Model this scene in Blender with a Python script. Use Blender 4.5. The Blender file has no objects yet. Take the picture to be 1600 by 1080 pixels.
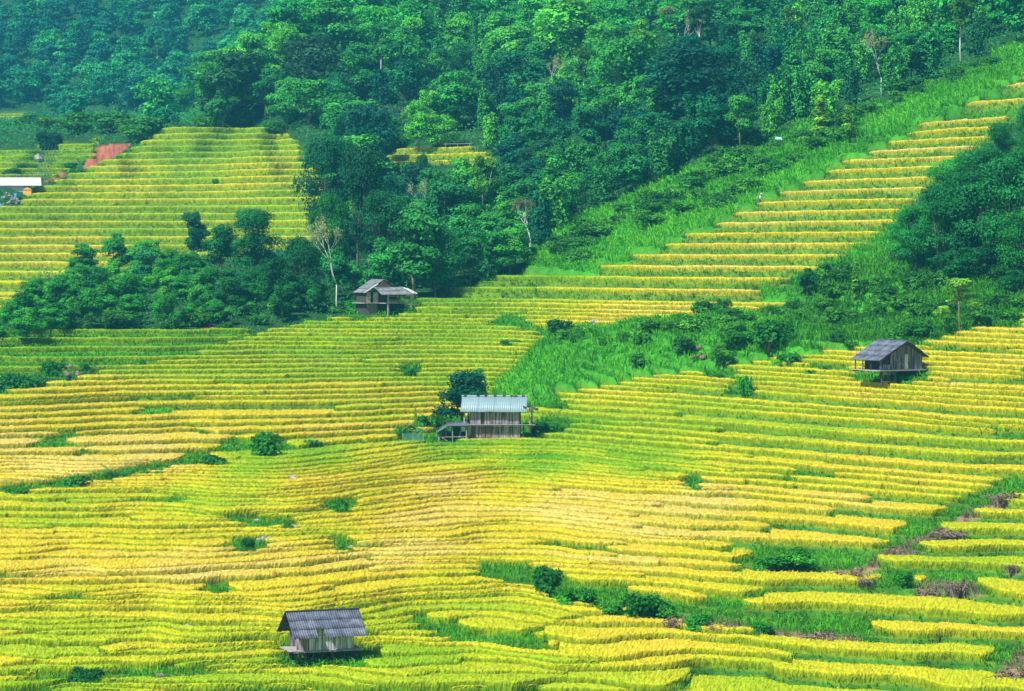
import bpy, math, random
import numpy as np
rng = np.random.default_rng(7); random.seed(7)
R = math.radians
C = bpy.context.scene.collection
FP, U0, HV = 4444.44, 800.0, 400.0        # focal length in photo pixels, centre column, horizon row

# ------------------------------------------------------------------ small numeric helpers
def smooth1(a, s, axis):
    if s <= 0: return a
    n = int(3*s)+1; k = np.exp(-0.5*(np.arange(-n, n+1)/s)**2); k /= k.sum()
    pad = [(0, 0)]*a.ndim; pad[axis] = (n, n)
    b = np.pad(a, pad, mode='edge')
    return np.apply_along_axis(lambda v: np.convolve(v, k, 'valid'), axis, b)
def _h(ix, iy, s):
    n = (ix.astype(np.int64)*374761393 + iy.astype(np.int64)*668265263 + s*1442695041) & 0xffffffff
    n = ((n ^ (n >> 13))*1274126177) & 0xffffffff
    return ((n ^ (n >> 16)) & 0xffff)/32767.5 - 1.0
def vnoise(x, y, s=0):
    x = np.asarray(x, float); y = np.asarray(y, float)
    x0 = np.floor(x); y0 = np.floor(y); fx = x-x0; fy = y-y0
    fx = fx*fx*(3-2*fx); fy = fy*fy*(3-2*fy)
    a = _h(x0, y0, s); b = _h(x0+1, y0, s); c = _h(x0, y0+1, s); d = _h(x0+1, y0+1, s)
    return (a*(1-fx)+b*fx)*(1-fy) + (c*(1-fx)+d*fx)*fy
def fbm(x, y, s=0, o=3):
    t = 0; a = 1
    for i in range(o):
        t = t + a*vnoise(x*2**i, y*2**i, s+i*17); a *= .5
    return t/1.75
def inpoly(u, v, poly):
    u = np.asarray(u, float); v = np.asarray(v, float)
    r = np.zeros(np.broadcast(u, v).shape, bool); n = len(poly)
    for i in range(n):
        x1, y1 = poly[i]; x2, y2 = poly[(i+1) % n]
        if y1 == y2: continue
        c = (y1 > v) != (y2 > v)
        r ^= c & (u < (x2-x1)*(v-y1)/(y2-y1)+x1)
    return r
def pdist(u, v, line, sy=1.0):
    d = np.full(np.broadcast(u, v).shape, 1e9)
    for (x1, y1), (x2, y2) in zip(line[:-1], line[1:]):
        dx, dy = x2-x1, (y2-y1)*sy
        t = np.clip(((u-x1)*dx+(v-y1)*sy*dy)/(dx*dx+dy*dy+1e-9), 0, 1)
        d = np.minimum(d, np.hypot(u-x1-t*dx, (v-y1)*sy-t*dy))
    return d
def idw(u, v, pts, p=3.0, sx=.45):
    P = np.array(pts, float); u = np.asarray(u, float); v = np.asarray(v, float)
    num = 0; den = 0
    for q in P:
        w = 1.0/(((u-q[0])*sx)**2+(v-q[1])**2+60)**(p/2)
        num = num + w[..., None]*q[2:]; den = den + w
    return num/den[..., None]

# ------------------------------------------------------------------ the lie of the land (distance of the slope along each view line)
TAB = {
 -700: [(1500,143),(1150,170),(1080,179),(900,210),(780,245),(700,270),(620,302),(520,352),(470,385),(430,455),(400,480),(330,515),(300,535),(230,590),(200,615),(100,700),(0,780),(-120,880),(-300,1000)],
 0: [(1500,141),(1150,168),(1080,177),(1030,183),(900,208),(780,242),(700,268),(620,300),(520,350),(470,385),(430,455),(400,480),(330,515),(300,535),(230,590),(200,615),(100,700),(0,780),(-120,880),(-300,1000)],
 400: [(1500,140),(1150,168),(1080,176),(1030,183),(900,208),(780,240),(720,262),(690,280),(600,318),(520,355),(490,368),(440,400),(400,465),(350,500),(300,520),(200,560),(100,625),(0,700),(-120,790),(-300,900)],
 800: [(1500,140),(1150,168),(1080,176),(1030,184),(900,212),(850,225),(750,262),(700,288),(685,296),(600,325),(520,350),(470,365),(430,385),(400,410),(350,440),(300,470),(200,540),(100,620),(0,700),(-120,780),(-300,900)],
 1000: [(1500,140),(1150,167),(1080,175),(1000,190),(900,209),(820,231),(760,253),(700,277),(640,300),(560,322),(500,335),(450,350),(400,375),(350,400),(300,435),(200,510),(100,590),(0,665),(-120,750),(-300,860)],
 1200: [(1500,139),(1150,166),(1080,174),(1000,189),(900,207),(800,236),(700,268),(640,286),(600,293),(550,310),(500,330),(450,340),(400,355),(350,370),(300,385),(250,405),(200,450),(100,540),(0,620),(-120,700),(-300,800)],
 1600: [(1500,138),(1150,163),(1080,172),(1000,185),(950,193),(850,217),(750,240),(700,250),(640,256),(600,262),(550,272),(530,278),(500,295),(450,310),(400,325),(300,345),(200,368),(135,388),(100,440),(0,540),(-120,620),(-300,720)],
}
TAB[2300] = [(v, d*0.97) for v, d in TAB[1600]]
GU = np.arange(-700, 2301, 5.0); GV = np.arange(1500, -301, -2.0)
cols = sorted(TAB)
M = np.stack([np.interp(-GV, [-a for a, b in TAB[c]], [b for a, b in TAB[c]]) for c in cols])
D = np.stack([np.interp(GU, cols, M[:, j]) for j in range(len(GV))], 1)
D = smooth1(smooth1(D, 14, 0), 6, 1)
gu, gv = np.meshgrid(GU, GV, indexing='ij')
# far mountain beyond the diagonal spur
spur = [(-700, 215), (150, 205), (300, 197), (370, 128), (480, 55), (560, 0), (700, -130), (900, -320), (2300, -900)]
sv = np.interp(GU, [p[0] for p in spur], [p[1] for p in spur])[:, None]
t = np.clip((sv-gv)/26.0, 0, 1); D = D + 430*(t*t*(3-2*t))*np.clip(1.0-(gv+150)/1400, .6, 1)*np.clip((1000-gu)/400, 0, 1)
lown = fbm(gu/230, gv/60+9, 3, 3)
D = D*(1+0.014*lown*np.clip((gv-380)/120+.35, .35, 1)) + np.where(gv < 330, 24*fbm((gu+1.1*gv)/150, (gv-.5*gu)/120, 21, 3)*np.clip((1350-gu)/250+.2, .2, 1), 0)*np.clip((330-gv)/100, 0, 1)
Z = D*(HV-gv)/FP
for j in range(1, len(GV)):
    D[:, j] = np.maximum(D[:, j], D[:, j-1]+.03)
    z = D[:, j]*(HV-GV[j])/FP
    bad = z < Z[:, j-1]+.006
    if bad.any():
        z = np.where(bad, Z[:, j-1]+.006, z)
        if HV-GV[j] > 0: D[bad, j] = z[bad]*FP/(HV-GV[j])
    Z[:, j] = z
def dist_at(u, v):
    iu = np.clip((np.asarray(u, float)+700)/5, 0, len(GU)-1.001); iv = np.clip((1500-np.asarray(v, float))/2, 0, len(GV)-1.001)
    a = iu.astype(int); b = iv.astype(int); fa = iu-a; fb = iv-b
    return (D[a, b]*(1-fa)+D[a+1, b]*fa)*(1-fb)+(D[a, b+1]*(1-fa)+D[a+1, b+1]*fa)*fb
def ground_at(u, v):
    d = dist_at(u, v)
    return np.stack([d*(np.asarray(u, float)-U0)/FP, d, d*(HV-np.asarray(v, float))/FP], -1)

# ------------------------------------------------------------------ what grows where (outlines of the fields on the slope)
RICE = [
 [(-700,628),(0,622),(50,611),(120,600),(150,590),(240,568),(340,543),(430,518),(540,496),(650,470),(740,440),(900,430),(880,455),(850,478),(800,497),(770,512),(845,525),(835,555),(800,590),(770,625),(800,650),(868,622),(960,606),(1050,590),(1180,572),(1340,548),(1450,540),(1500,525),(1600,497),(2300,480),(2300,1500),(-700,1500)],
 [(800,500),(860,470),(890,440),(950,418),(1060,380),(1150,340),(1230,300),(1370,238),(1430,208),(1600,118),(2300,40),(2300,60),(1640,160),(1560,215),(1500,260),(1450,300),(1400,360),(1380,380),(1310,412),(1250,440),(1190,462),(1228,486),(1090,500),(1092,517),(860,518)],
 [(-700,520),(0,500),(60,440),(280,425),(500,390),(520,300),(470,240),(440,202),(260,202),(200,235),(150,262),(60,296),(20,325),(-700,360)],
 [(-700,238),(0,236),(150,220),(150,236),(130,262),(95,278),(60,283),(-700,285)],
 [(608,238),(730,232),(775,240),(772,268),(605,268)],
 [(-700,172),(45,172),(42,190),(-700,190)],
]
DARKRICE = [(25,520),(400,520),(330,552),(230,575),(20,600),(-700,600),(-700,530)]
HOLES = [  # overgrown strips between the fields: (line, half width, vertical stretch)
 ([(-700,812),(0,776),(60,768),(150,754),(225,742),(300,728),(330,716),(400,708),(470,697),(520,692),(560,690)], 6, 1.0),
 ([(770,902),(820,906),(865,925),(900,940),(960,948),(1060,962),(1150,970),(1240,980),(1345,990)], 17, 1.0),
 ([(1185,870),(1230,880),(1290,893),(1345,890),(1400,862),(1440,840),(1490,815),(1530,790),(1580,770),(1640,760)], 12, 1.0),
 ([(1350,905),(1400,912),(1470,917),(1528,920)], 9, 1.0),
 ([(1560,1062),(1600,1040),(1660,1020)], 22, 1.0),
 ([(520,797),(545,797)], 12, 1.3), ([(360,815),(400,822),(460,826)], 8, 1.3), ([(365,862),(400,862)], 8, 1.3), ([(515,850),(545,862)], 8, 1.3),
 ([(215,790),(280,789)], 7, 1.6), ([(330,932),(350,932)], 8, 1.5), ([(640,583),(650,583)], 12, 1.4),
 ([(640,690),(700,690)], 13, 1.2), ([(700,672),(840,672)], 17, 1.2), ([(850,672),(880,664)], 14, 1.2),
 ([(660,985),(720,1005),(800,1012),(850,1016)], 9, 1.0), ([(60,1066),(150,1066),(240,1060),(330,1068)], 9, 1.0),
 ([(455,1033),(555,1033)], 19, 1.0), ([(1090,757),(1080,770)], 8, .8), ([(1345,596),(1440,592)], 11, 1.0), ([(1270,577),(1310,580)], 9, 1.2), ([(1110,588),(1140,590)], 10, 1.2), ([(1150,612),(1172,612)], 9, 1.0),
 ([(840,636),(880,640)], 9, 1.2), ([(1230,750),(1290,750)], 6, 1.2), ([(0,1020),(60,1025)], 6, 1.2), ([(240,650),(315,648)], 6, 1.0),
 ([(555,490),(640,486)], 12, 1.0), ([(870,858),(950,868)], 5, 1.0), ([(60,700),(110,690)], 6, 1.0), ([(1530,515),(1590,508)], 6, 1.0),
]
GRASS = [
 [(740,660),(760,600),(800,560),(840,530),(740,512),(840,470),(900,430),(820,425),(880,360),(1000,300),(1130,245),(1240,205),(1330,185),(1500,120),(1600,60),(2300,-10),(2300,560),(1450,560),(1180,590),(1050,610),(870,650)],
]
RFOREST = [(1385,380),(1420,330),(1450,300),(1500,250),(1560,200),(1620,160),(2300,60),(2300,450),(1600,440),(1520,425),(1440,425),(1390,420)]
def rice_mask(u, v):
    r = np.zeros(np.broadcast(u, v).shape, bool)
    for p in RICE: r |= inpoly(u, v, p)
    r |= inpoly(u, v, DARKRICE)
    return r & ~hole_mask(u, v)
def hole_mask(u, v):
    r = np.zeros(np.broadcast(u, v).shape, bool)
    for line, w, sy in HOLES: r |= pdist(u, v, line, sy) < w
    return r
def grass_mask(u, v):
    r = np.zeros(np.broadcast(u, v).shape, bool)
    for p in GRASS: r |= inpoly(u, v, p)
    return r & ~inpoly(u, v, RFOREST)
RIPE = [(100,810,.36),(300,800,.36),(100,740,.98),(250,722,.98),(50,700,.85),(500,775,.75),(500,830,.55),(100,890,.86),(400,880,.86),(600,880,.92),(300,910,.9),(0,905,.86),
 (100,960,.48),(300,970,.46),(100,1030,.38),(350,1040,.38),(650,1040,.36),(560,990,.4),(750,1000,.46),(700,940,.48),(900,1060,.45),(1000,1000,.78),(1300,1010,.6),(1200,1060,.45),(1500,1050,.5),
 (700,770,.9),(900,800,1),(650,850,.92),(1000,850,.95),(1100,800,.95),(1100,870,.8),(1300,800,.8),(1300,850,.7),(1200,930,.6),(1500,930,.5),(1500,830,.42),(1400,760,.7),(1500,700,.5),(1200,700,.4),
 (1100,640,.42),(950,630,.6),(900,680,.2),(700,710,.12),(500,720,.15),(400,735,.2),(1000,720,.2),(850,730,.12),(1350,620,.75),(1500,600,.82),(1500,560,.62),(1250,590,.55),(1450,640,.6),(1560,520,.7),(1300,660,.4),
 (100,660,.6),(300,690,.72),(500,680,.78),(600,640,.6),(400,640,.5),(150,620,.6),(300,580,.38),(500,530,.26),(600,560,.32),(700,520,.25),(700,480,.2),(850,440,.2),(780,560,.4),(700,600,.42),(680,660,.85),(150,540,.05),(250,530,.05),
 (1000,490,.8),(1100,430,.85),(900,460,.5),(1200,350,.88),(1400,250,.9),(1580,140,.9),(1000,515,.85),
 (350,220,.25),(300,250,.3),(200,290,.66),(400,285,.7),(430,310,.4),(100,320,.5),(50,350,.45),(200,370,.3),(60,390,.88),(150,400,.88),(20,450,.45),(300,350,.4),(100,250,.15),(650,250,.6),(20,180,.4)]
PAL = np.array([[.09,.36,.012],[.31,.50,.014],[.58,.58,.018],[.74,.58,.035],[.78,.60,.15]]); PALX = [0, .28, .5, .75, 1.0]
STEM = np.array([.19,.34,.010])
def ripecol(r):
    r = np.clip(r, 0, 1)
    return np.stack([np.interp(r, PALX, PAL[:, c]) for c in range(3)], -1)
# vegetation character: brightness, share of bamboo
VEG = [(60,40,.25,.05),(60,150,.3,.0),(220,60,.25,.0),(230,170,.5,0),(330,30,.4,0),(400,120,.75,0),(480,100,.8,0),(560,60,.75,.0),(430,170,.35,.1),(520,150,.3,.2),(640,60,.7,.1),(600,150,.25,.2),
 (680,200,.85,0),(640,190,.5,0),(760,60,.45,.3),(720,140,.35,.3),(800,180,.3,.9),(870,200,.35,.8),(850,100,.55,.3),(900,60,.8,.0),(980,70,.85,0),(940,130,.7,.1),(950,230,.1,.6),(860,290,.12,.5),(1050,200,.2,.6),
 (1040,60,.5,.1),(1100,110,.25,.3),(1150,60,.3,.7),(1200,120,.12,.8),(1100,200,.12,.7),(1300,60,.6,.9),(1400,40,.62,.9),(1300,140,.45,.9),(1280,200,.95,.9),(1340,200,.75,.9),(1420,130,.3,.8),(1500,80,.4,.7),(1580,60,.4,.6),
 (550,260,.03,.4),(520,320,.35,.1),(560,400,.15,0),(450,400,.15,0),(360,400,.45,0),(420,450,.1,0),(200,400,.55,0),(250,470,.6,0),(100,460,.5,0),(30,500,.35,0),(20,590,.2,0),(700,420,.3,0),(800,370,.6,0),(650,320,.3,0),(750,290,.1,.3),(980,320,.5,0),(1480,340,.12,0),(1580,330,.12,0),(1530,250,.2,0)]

# ------------------------------------------------------------------ materials
def mat(name, rough=.8, spec=.2, nodes=None):
    m = bpy.data.materials.new(name); m.use_nodes = True
    b = m.node_tree.nodes['Principled BSDF']
    b.inputs['Roughness'].default_value = rough; b.inputs['Specular IOR Level'].default_value = spec
    if nodes: nodes(m.node_tree, b)
    return m
def N(nt, t, **kw):
    n = nt.nodes.new(t)
    for k, v in kw.items(): setattr(n, k, v)
    return n
def attr_leaf(transl=.25, rough=.55, objcol=True, noise=0.0):
    def f(nt, b):
        a = N(nt, 'ShaderNodeAttribute', attribute_name='Col'); col = a.outputs['Color']
        if objcol:
            oi = N(nt, 'ShaderNodeObjectInfo'); mx = N(nt, 'ShaderNodeMix', data_type='RGBA', blend_type='MULTIPLY'); mx.inputs[0].default_value = 1
            nt.links.new(col, mx.inputs[6]); nt.links.new(oi.outputs['Color'], mx.inputs[7]); col = mx.outputs[2]
        nt.links.new(col, b.inputs['Base Color'])
        if transl:
            tr = N(nt, 'ShaderNodeBsdfTranslucent'); ms = N(nt, 'ShaderNodeMixShader'); ms.inputs[0].default_value = transl
            nt.links.new(col, tr.inputs['Color']); nt.links.new(b.outputs[0], ms.inputs[1]); nt.links.new(tr.outputs[0], ms.inputs[2])
            nt.links.new(ms.outputs[0], nt.nodes['Material Output'].inputs['Surface'])
    return f
def noisy(c1, c2, scale=4, c3=None, stretch=(1, 1, 1), detail=5, bump=.0, coord='Object', lo_=.32):
    def f(nt, b):
        tc = N(nt, 'ShaderNodeTexCoord'); mp = N(nt, 'ShaderNodeMapping'); mp.inputs['Scale'].default_value = stretch
        n = N(nt, 'ShaderNodeTexNoise'); n.inputs['Scale'].default_value = scale; n.inputs['Detail'].default_value = detail; n.inputs['Roughness'].default_value = .65
        r = N(nt, 'ShaderNodeValToRGB'); e = r.color_ramp.elements
        e[0].position = lo_; e[1].position = 1-lo_; e[0].color = (*c1, 1); e[1].color = (*c2, 1)
        if c3: q = e.new(.5); q.color = (*c3, 1)
        nt.links.new(tc.outputs[coord], mp.inputs[0]); nt.links.new(mp.outputs[0], n.inputs['Vector']); nt.links.new(n.outputs['Fac'], r.inputs[0]); nt.links.new(r.outputs[0], b.inputs['Base Color'])
        if bump:
            bp = N(nt, 'ShaderNodeBump'); bp.inputs['Strength'].default_value = bump; bp.inputs['Distance'].default_value = .05
            nt.links.new(n.outputs['Fac'], bp.inputs['Height']); nt.links.new(bp.outputs[0], b.inputs['Normal'])
    return f
M_ground = mat('terrace_earth', .95, .1)
def gnodes(nt, b):
    a = N(nt, 'ShaderNodeAttribute', attribute_name='Col'); tc = N(nt, 'ShaderNodeTexCoord')
    n = N(nt, 'ShaderNodeTexNoise'); n.inputs['Scale'].default_value = 1.3; n.inputs['Detail'].default_value = 8; n.inputs['Roughness'].default_value = .7
    r = N(nt, 'ShaderNodeValToRGB'); e = r.color_ramp.elements; e[0].position = .3; e[1].position = .7; e[0].color = (.55, .62, .6, 1); e[1].color = (1.35, 1.25, 1.1, 1)
    mx = N(nt, 'ShaderNodeMix', data_type='RGBA', blend_type='MULTIPLY'); mx.inputs[0].default_value = 1
    nt.links.new(tc.outputs['Object'], n.inputs['Vector']); nt.links.new(n.outputs['Fac'], r.inputs[0]); nt.links.new(a.outputs['Color'], mx.inputs[6]); nt.links.new(r.outputs[0], mx.inputs[7]); nt.links.new(mx.outputs[2], b.inputs['Base Color'])
    bp = N(nt, 'ShaderNodeBump'); bp.inputs['Strength'].default_value = .6; bp.inputs['Distance'].default_value = .2
    nt.links.new(n.outputs['Fac'], bp.inputs['Height']); nt.links.new(bp.outputs[0], b.inputs['Normal'])
gnodes(M_ground.node_tree, M_ground.node_tree.nodes['Principled BSDF'])
M_rice = mat('rice_leaf', .75, .06, attr_leaf(.25, objcol=False))
M_leaf = mat('tree_leaf', .65, .10, attr_leaf(.28))
M_herb = mat('grass_leaf', .7, .08, attr_leaf(.3, objcol=False))
M_bark = mat('bark', .9, .1, noisy((.10,.08,.055), (.26,.22,.16), 6, stretch=(1,1,.3)))
M_pale = mat('pale_bark', .85, .15, noisy((.42,.44,.40), (.75,.76,.70), 3, stretch=(1,1,.3)))
M_plank = mat('weathered_planks', .85, .2, noisy((.09,.08,.10), (.44,.39,.42), 2.2, (.25,.22,.25), (3,3,.2), bump=.3, lo_=.40))
M_plank2 = mat('pale_planks', .85, .2, noisy((.24,.28,.34), (.85,.88,.92), 2.4, (.58,.62,.70), (3,3,.2), bump=.3, lo_=.40))
M_plank3 = mat('dark_blue_planks', .85, .2, noisy((.04,.05,.08), (.32,.30,.36), 2.0, (.13,.14,.19), (3,3,.2), bump=.3, lo_=.38))
M_dark = mat('dark_timber', .9, .1, noisy((.035,.035,.04), (.10,.09,.085), 5))
M_gtimber = mat('grey_timber', .85, .15, noisy((.22,.21,.2), (.45,.43,.4), 6, stretch=(1,1,.4)))
M_fibro = mat('fibre_cement_roof', .75, .3, noisy((.05,.062,.10), (.18,.20,.26), 1.6, (.10,.12,.165), detail=9, bump=.2))
M_fibro2 = mat('old_grey_roof', .8, .25, noisy((.08,.095,.11), (.26,.28,.30), 1.8, (.16,.18,.20), detail=9, bump=.2))
M_palemetal = mat('light_metal', .45, .4, noisy((.18,.29,.34), (.24,.35,.39), .7, detail=8))
M_white = mat('white_sheet', .5, .4, noisy((.58,.61,.64), (.74,.76,.78), .5))
M_rock = mat('grey_rock', .9, .2, noisy((.15,.14,.15), (.42,.40,.41), 3, detail=9, bump=.6))
M_blue = mat('blue_plastic', .5, .4, noisy((.03,.16,.42), (.06,.24,.55), 2))
M_orange = mat('orange_sheet', .6, .3, noisy((.75,.36,.06), (.85,.5,.12), 2))
M_net = mat('teal_net', .8, .1, noisy((.05,.20,.17), (.12,.32,.28), 3))
M_thatch = mat('dry_thatch', .95, .1, noisy((.10,.085,.07), (.30,.25,.21), 9, stretch=(1,1,.3), bump=.5))
M_steel = mat('grey_cable', .5, .5, noisy((.03,.06,.09), (.07,.11,.15), 2))
M_cloth = mat('grey_cloth', .9, .1, noisy((.45,.42,.42), (.6,.57,.56), 8))
M_skin = mat('skin', .6, .3, noisy((.36,.2,.13), (.42,.25,.17), 8))
M_trousers = mat('dark_cloth', .9, .1, noisy((.05,.06,.09), (.09,.1,.14), 8))

# ------------------------------------------------------------------ mesh helpers
def mesh_np(name, verts, faces, m, col=None, parent=None, smooth=False):
    """faces: (n,3) or (n,4) int array"""
    me = bpy.data.meshes.new(name); verts = np.asarray(verts, np.float32); faces = np.asarray(faces, np.int32)
    k = faces.shape[1]
    me.vertices.add(len(verts)); me.vertices.foreach_set('co', verts.ravel())
    me.loops.add(faces.size); me.loops.foreach_set('vertex_index', faces.ravel())
    me.polygons.add(len(faces)); me.polygons.foreach_set('loop_start', np.arange(0, faces.size, k, dtype=np.int32))
    me.polygons.foreach_set('use_smooth', np.full(len(faces), smooth))
    me.update(calc_edges=True)
    if col is not None:
        a = me.attributes.new('Col', 'FLOAT_COLOR', 'POINT'); c = np.ones((len(verts), 4), np.float32); c[:, :3] = col
        a.data.foreach_set('color', c.ravel())
    me.materials.append(m); o = bpy.data.objects.new(name, me); C.objects.link(o)
    if parent: o.parent = parent
    return o
def tag(o, label=None, cat=None, group=None, kind=None):
    if label: o['label'] = label
    if cat: o['category'] = cat
    if group: o['group'] = group
    if kind: o['kind'] = kind
    return o
def empty(name, loc=(0, 0, 0), rz=0, s=1):
    o = bpy.data.objects.new(name, None); C.objects.link(o); o.location = loc; o.rotation_euler = (0, 0, rz); o.scale = (s, s, s); o.empty_display_size = .3
    return o
class MB:
    """collects boxes, beams, tubes and free faces for ONE mesh object"""
    def __init__(s): s.v = []; s.f = []
    def add(s, vs, fs):
        n = len(s.v); s.v += [tuple(map(float, p)) for p in vs]; s.f += [tuple(i+n for i in f) for f in fs]
    def box(s, x0, x1, y0, y1, z0, z1):
        s.add([(x0,y0,z0),(x1,y0,z0),(x1,y1,z0),(x0,y1,z0),(x0,y0,z1),(x1,y0,z1),(x1,y1,z1),(x0,y1,z1)],
              [(0,3,2,1),(4,5,6,7),(0,1,5,4),(1,2,6,5),(2,3,7,6),(3,0,4,7)])
    def beam(s, a, b, w=.06, h=None):
        h = h or w; a = np.array(a, float); b = np.array(b, float); d = b-a; d /= np.linalg.norm(d)
        up = np.array((0, 0, 1.)) if abs(d[2]) < .9 else np.array((0, 1., 0)); x = np.cross(d, up); x /= np.linalg.norm(x); y = np.cross(x, d)
        q = [x*sx*w/2+y*sy*h/2 for sx, sy in ((-1,-1),(1,-1),(1,1),(-1,1))]
        s.add([a+p for p in q]+[b+p for p in q], [(3,2,1,0),(4,5,6,7),(0,1,5,4),(1,2,6,5),(2,3,7,6),(3,0,4,7)])
    def tube(s, pts, rad, n=6):
        pts = [np.array(p, float) for p in pts]; ring = []; base = len(s.v)
        for i, p in enumerate(pts):
            d = pts[min(i+1, len(pts)-1)]-pts[max(i-1, 0)]; d /= (np.linalg.norm(d)+1e-9)
            up = np.array((0, 1., 0)) if abs(d[2]) > .8 else np.array((0, 0, 1.)); x = np.cross(d, up); x /= np.linalg.norm(x); y = np.cross(d, x)
            r = rad[i] if hasattr(rad, '__len__') else rad
            s.v += [tuple(p+r*(math.cos(2*math.pi*k/n)*x+math.sin(2*math.pi*k/n)*y)) for k in range(n)]
        for i in range(len(pts)-1):
            for k in range(n):
                a = base+i*n+k; b = base+i*n+(k+1) % n; s.f.append((a, b, b+n, a+n))
        s.f.append(tuple(base+k for k in range(n))[::-1]); s.f.append(tuple(base+(len(pts)-1)*n+k for k in range(n)))
    def build(s, name, m, parent=None, smooth=False):
        me = bpy.data.meshes.new(name); me.from_pydata(s.v, [], s.f); me.update(); me.materials.append(m)
        if smooth: me.polygons.foreach_set('use_smooth', [True]*len(me.polygons))
        o = bpy.data.objects.new(name, me); C.objects.link(o)
        if parent: o.parent = parent
        return o
def copy_tree(o, parent=None):
    c = o.copy(); C.objects.link(c); c.parent = parent
    for ch in o.children:
        copy_tree(ch, c)
    return c

# ------------------------------------------------------------------ terraces
LV = []; z = -38.0
while z < 240:
    LV.append(z); z += .17 if z < -19.2 else (.43 if z < -6.5 else (1.42 if z < 31 else (2.5 if z < 100 else 5.0)))
LV = np.array(LV); K = len(LV)
UC = np.arange(-430, 2031, 2.6); NI = len(UC)
ia = np.clip((UC+700)/5, 0, len(GU)-1.001); a0 = ia.astype(int); fa = (ia-a0)[:, None]
Dc = D[a0]*(1-fa)+D[a0+1]*fa; Zc = Z[a0]*(1-fa)+Z[a0+1]*fa
Y = np.zeros((NI, K)); V = np.zeros((NI, K))
for i in range(NI):
    Y[i] = np.interp(LV, Zc[i], Dc[i], left=-1, right=-1); V[i] = np.interp(LV, Zc[i], GV)
    lo = LV < Zc[i, 0]; hi = LV > Zc[i, -1]
    if lo.any(): n = lo.sum(); Y[i, :n] = Dc[i, 0]-np.arange(n, 0, -1)*.8
    if hi.any(): n = hi.sum(); Y[i, K-n:] = Dc[i, -1]+np.arange(1, n+1)*3.0
X01 = (UC-U0)/FP
W = np.diff(Y, axis=1, append=Y[:, -1:]+5)
Y0 = Y.copy()
SEG = np.zeros((NI, K), int); sid = 0
for k in range(K):
    if LV[k] > 31: continue
    Wk = smooth1(W[:, k], 8, 0)
    # plots: cut every 20-60 m with a sideways step in the bund
    xw = X01*Y0[:, k]; cur = xw[0]+rng.uniform(0, 30); off = rng.uniform(-.25, .25); o = np.zeros(NI); merge = np.zeros(NI, bool); mg = False
    z0 = LV[k]
    for i in range(NI):
        if xw[i] > cur:
            cur += rng.uniform(14, 46) if z0 < -6.5 else rng.uniform(25, 70)
            off = rng.uniform(-.36, .36) if z0 < -6.5 else rng.uniform(-.12, .12); sid += 1
            mg = k % 2 == 1 and rng.random() < (.12 if z0 < -6.5 else .02)
        o[i] = off; merge[i] = mg; SEG[i, k] = sid
    sid += 1
    wig = .20*fbm(xw/12, np.full(NI, k*3.7), 5, 2)+.05*vnoise(xw/2.2, np.full(NI, k*1.3), 8)
    Y[:, k] = Y0[:, k]+(smooth1(o, .6, 0)+wig*.8)*np.minimum(Wk, 5.0)
    if k % 2 == 1 and z0 < -16.5:                      # lower right: broad plots with banks twice as high
        thr = 1010+150*vnoise(k*.9, 3.1, 2)+(z0+21)*25
        merge |= UC > thr
    if z0 < -20.5 and k % 4 == 2:
        merge |= UC > 1270+110*vnoise(k*.7, 1.1, 6)+(z0+21)*20
    if z0 > 17 and k % 2 == 1: merge |= UC > 1120
    near = np.zeros(NI, bool)
    for p_ in RICE: near |= inpoly(UC, V[:, k], p_)
    merge &= near
    Y[merge, k] = 1e6                                  # joined with the next one below
for k in range(K-2, -1, -1):
    m = Y[:, k] > 1e5; Y[m, k] = Y[m, k+1]-.06
for k in range(1, K):
    Y[:, k] = np.maximum(Y[:, k], Y[:, k-1]+.05)
W = np.diff(Y, axis=1, append=Y[:, -1:]+5)
VV = HV-LV[None, :]*FP/Y
UU = np.repeat(UC[:, None], K, 1)
jit = 9*np.array([[_h(np.array(float(k)), np.array(5.), 3)] for k in range(K)]).reshape(1, K)
RM = rice_mask(UU+jit+4*vnoise(UU/40, VV/5, 4), V+2.5*vnoise(UU/60, VV/9, 5))
RM &= ~(inpoly(UU, VV, DARKRICE) & (np.arange(K)[None, :] % 2 == 0))
RM &= (W > .62) & (LV[None, :] < 52)
GM = grass_mask(UU, VV); HM = hole_mask(UU, VV)
STEPPED = RM | HM | (inpoly(UU, VV, RICE[0]) | inpoly(UU, VV, RICE[1]) | inpoly(UU, VV, RICE[2]) | inpoly(UU, VV, DARKRICE))
STEPPED &= LV[None, :] < 52
ripe = idw(UU, VV, RIPE)[..., 0]-.01+.13*np.array(_h(SEG.astype(float), np.full(SEG.shape, 2.), 9))+.10*fbm(X01[:, None]*Y/7, Y/5, 12, 3)
dk = inpoly(UU, VV, DARKRICE); ripe = np.where(dk, .16+.1*vnoise(UU/60, VV/4, 4), ripe)
step = np.diff(LV, append=LV[-1]+2.4)

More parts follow.
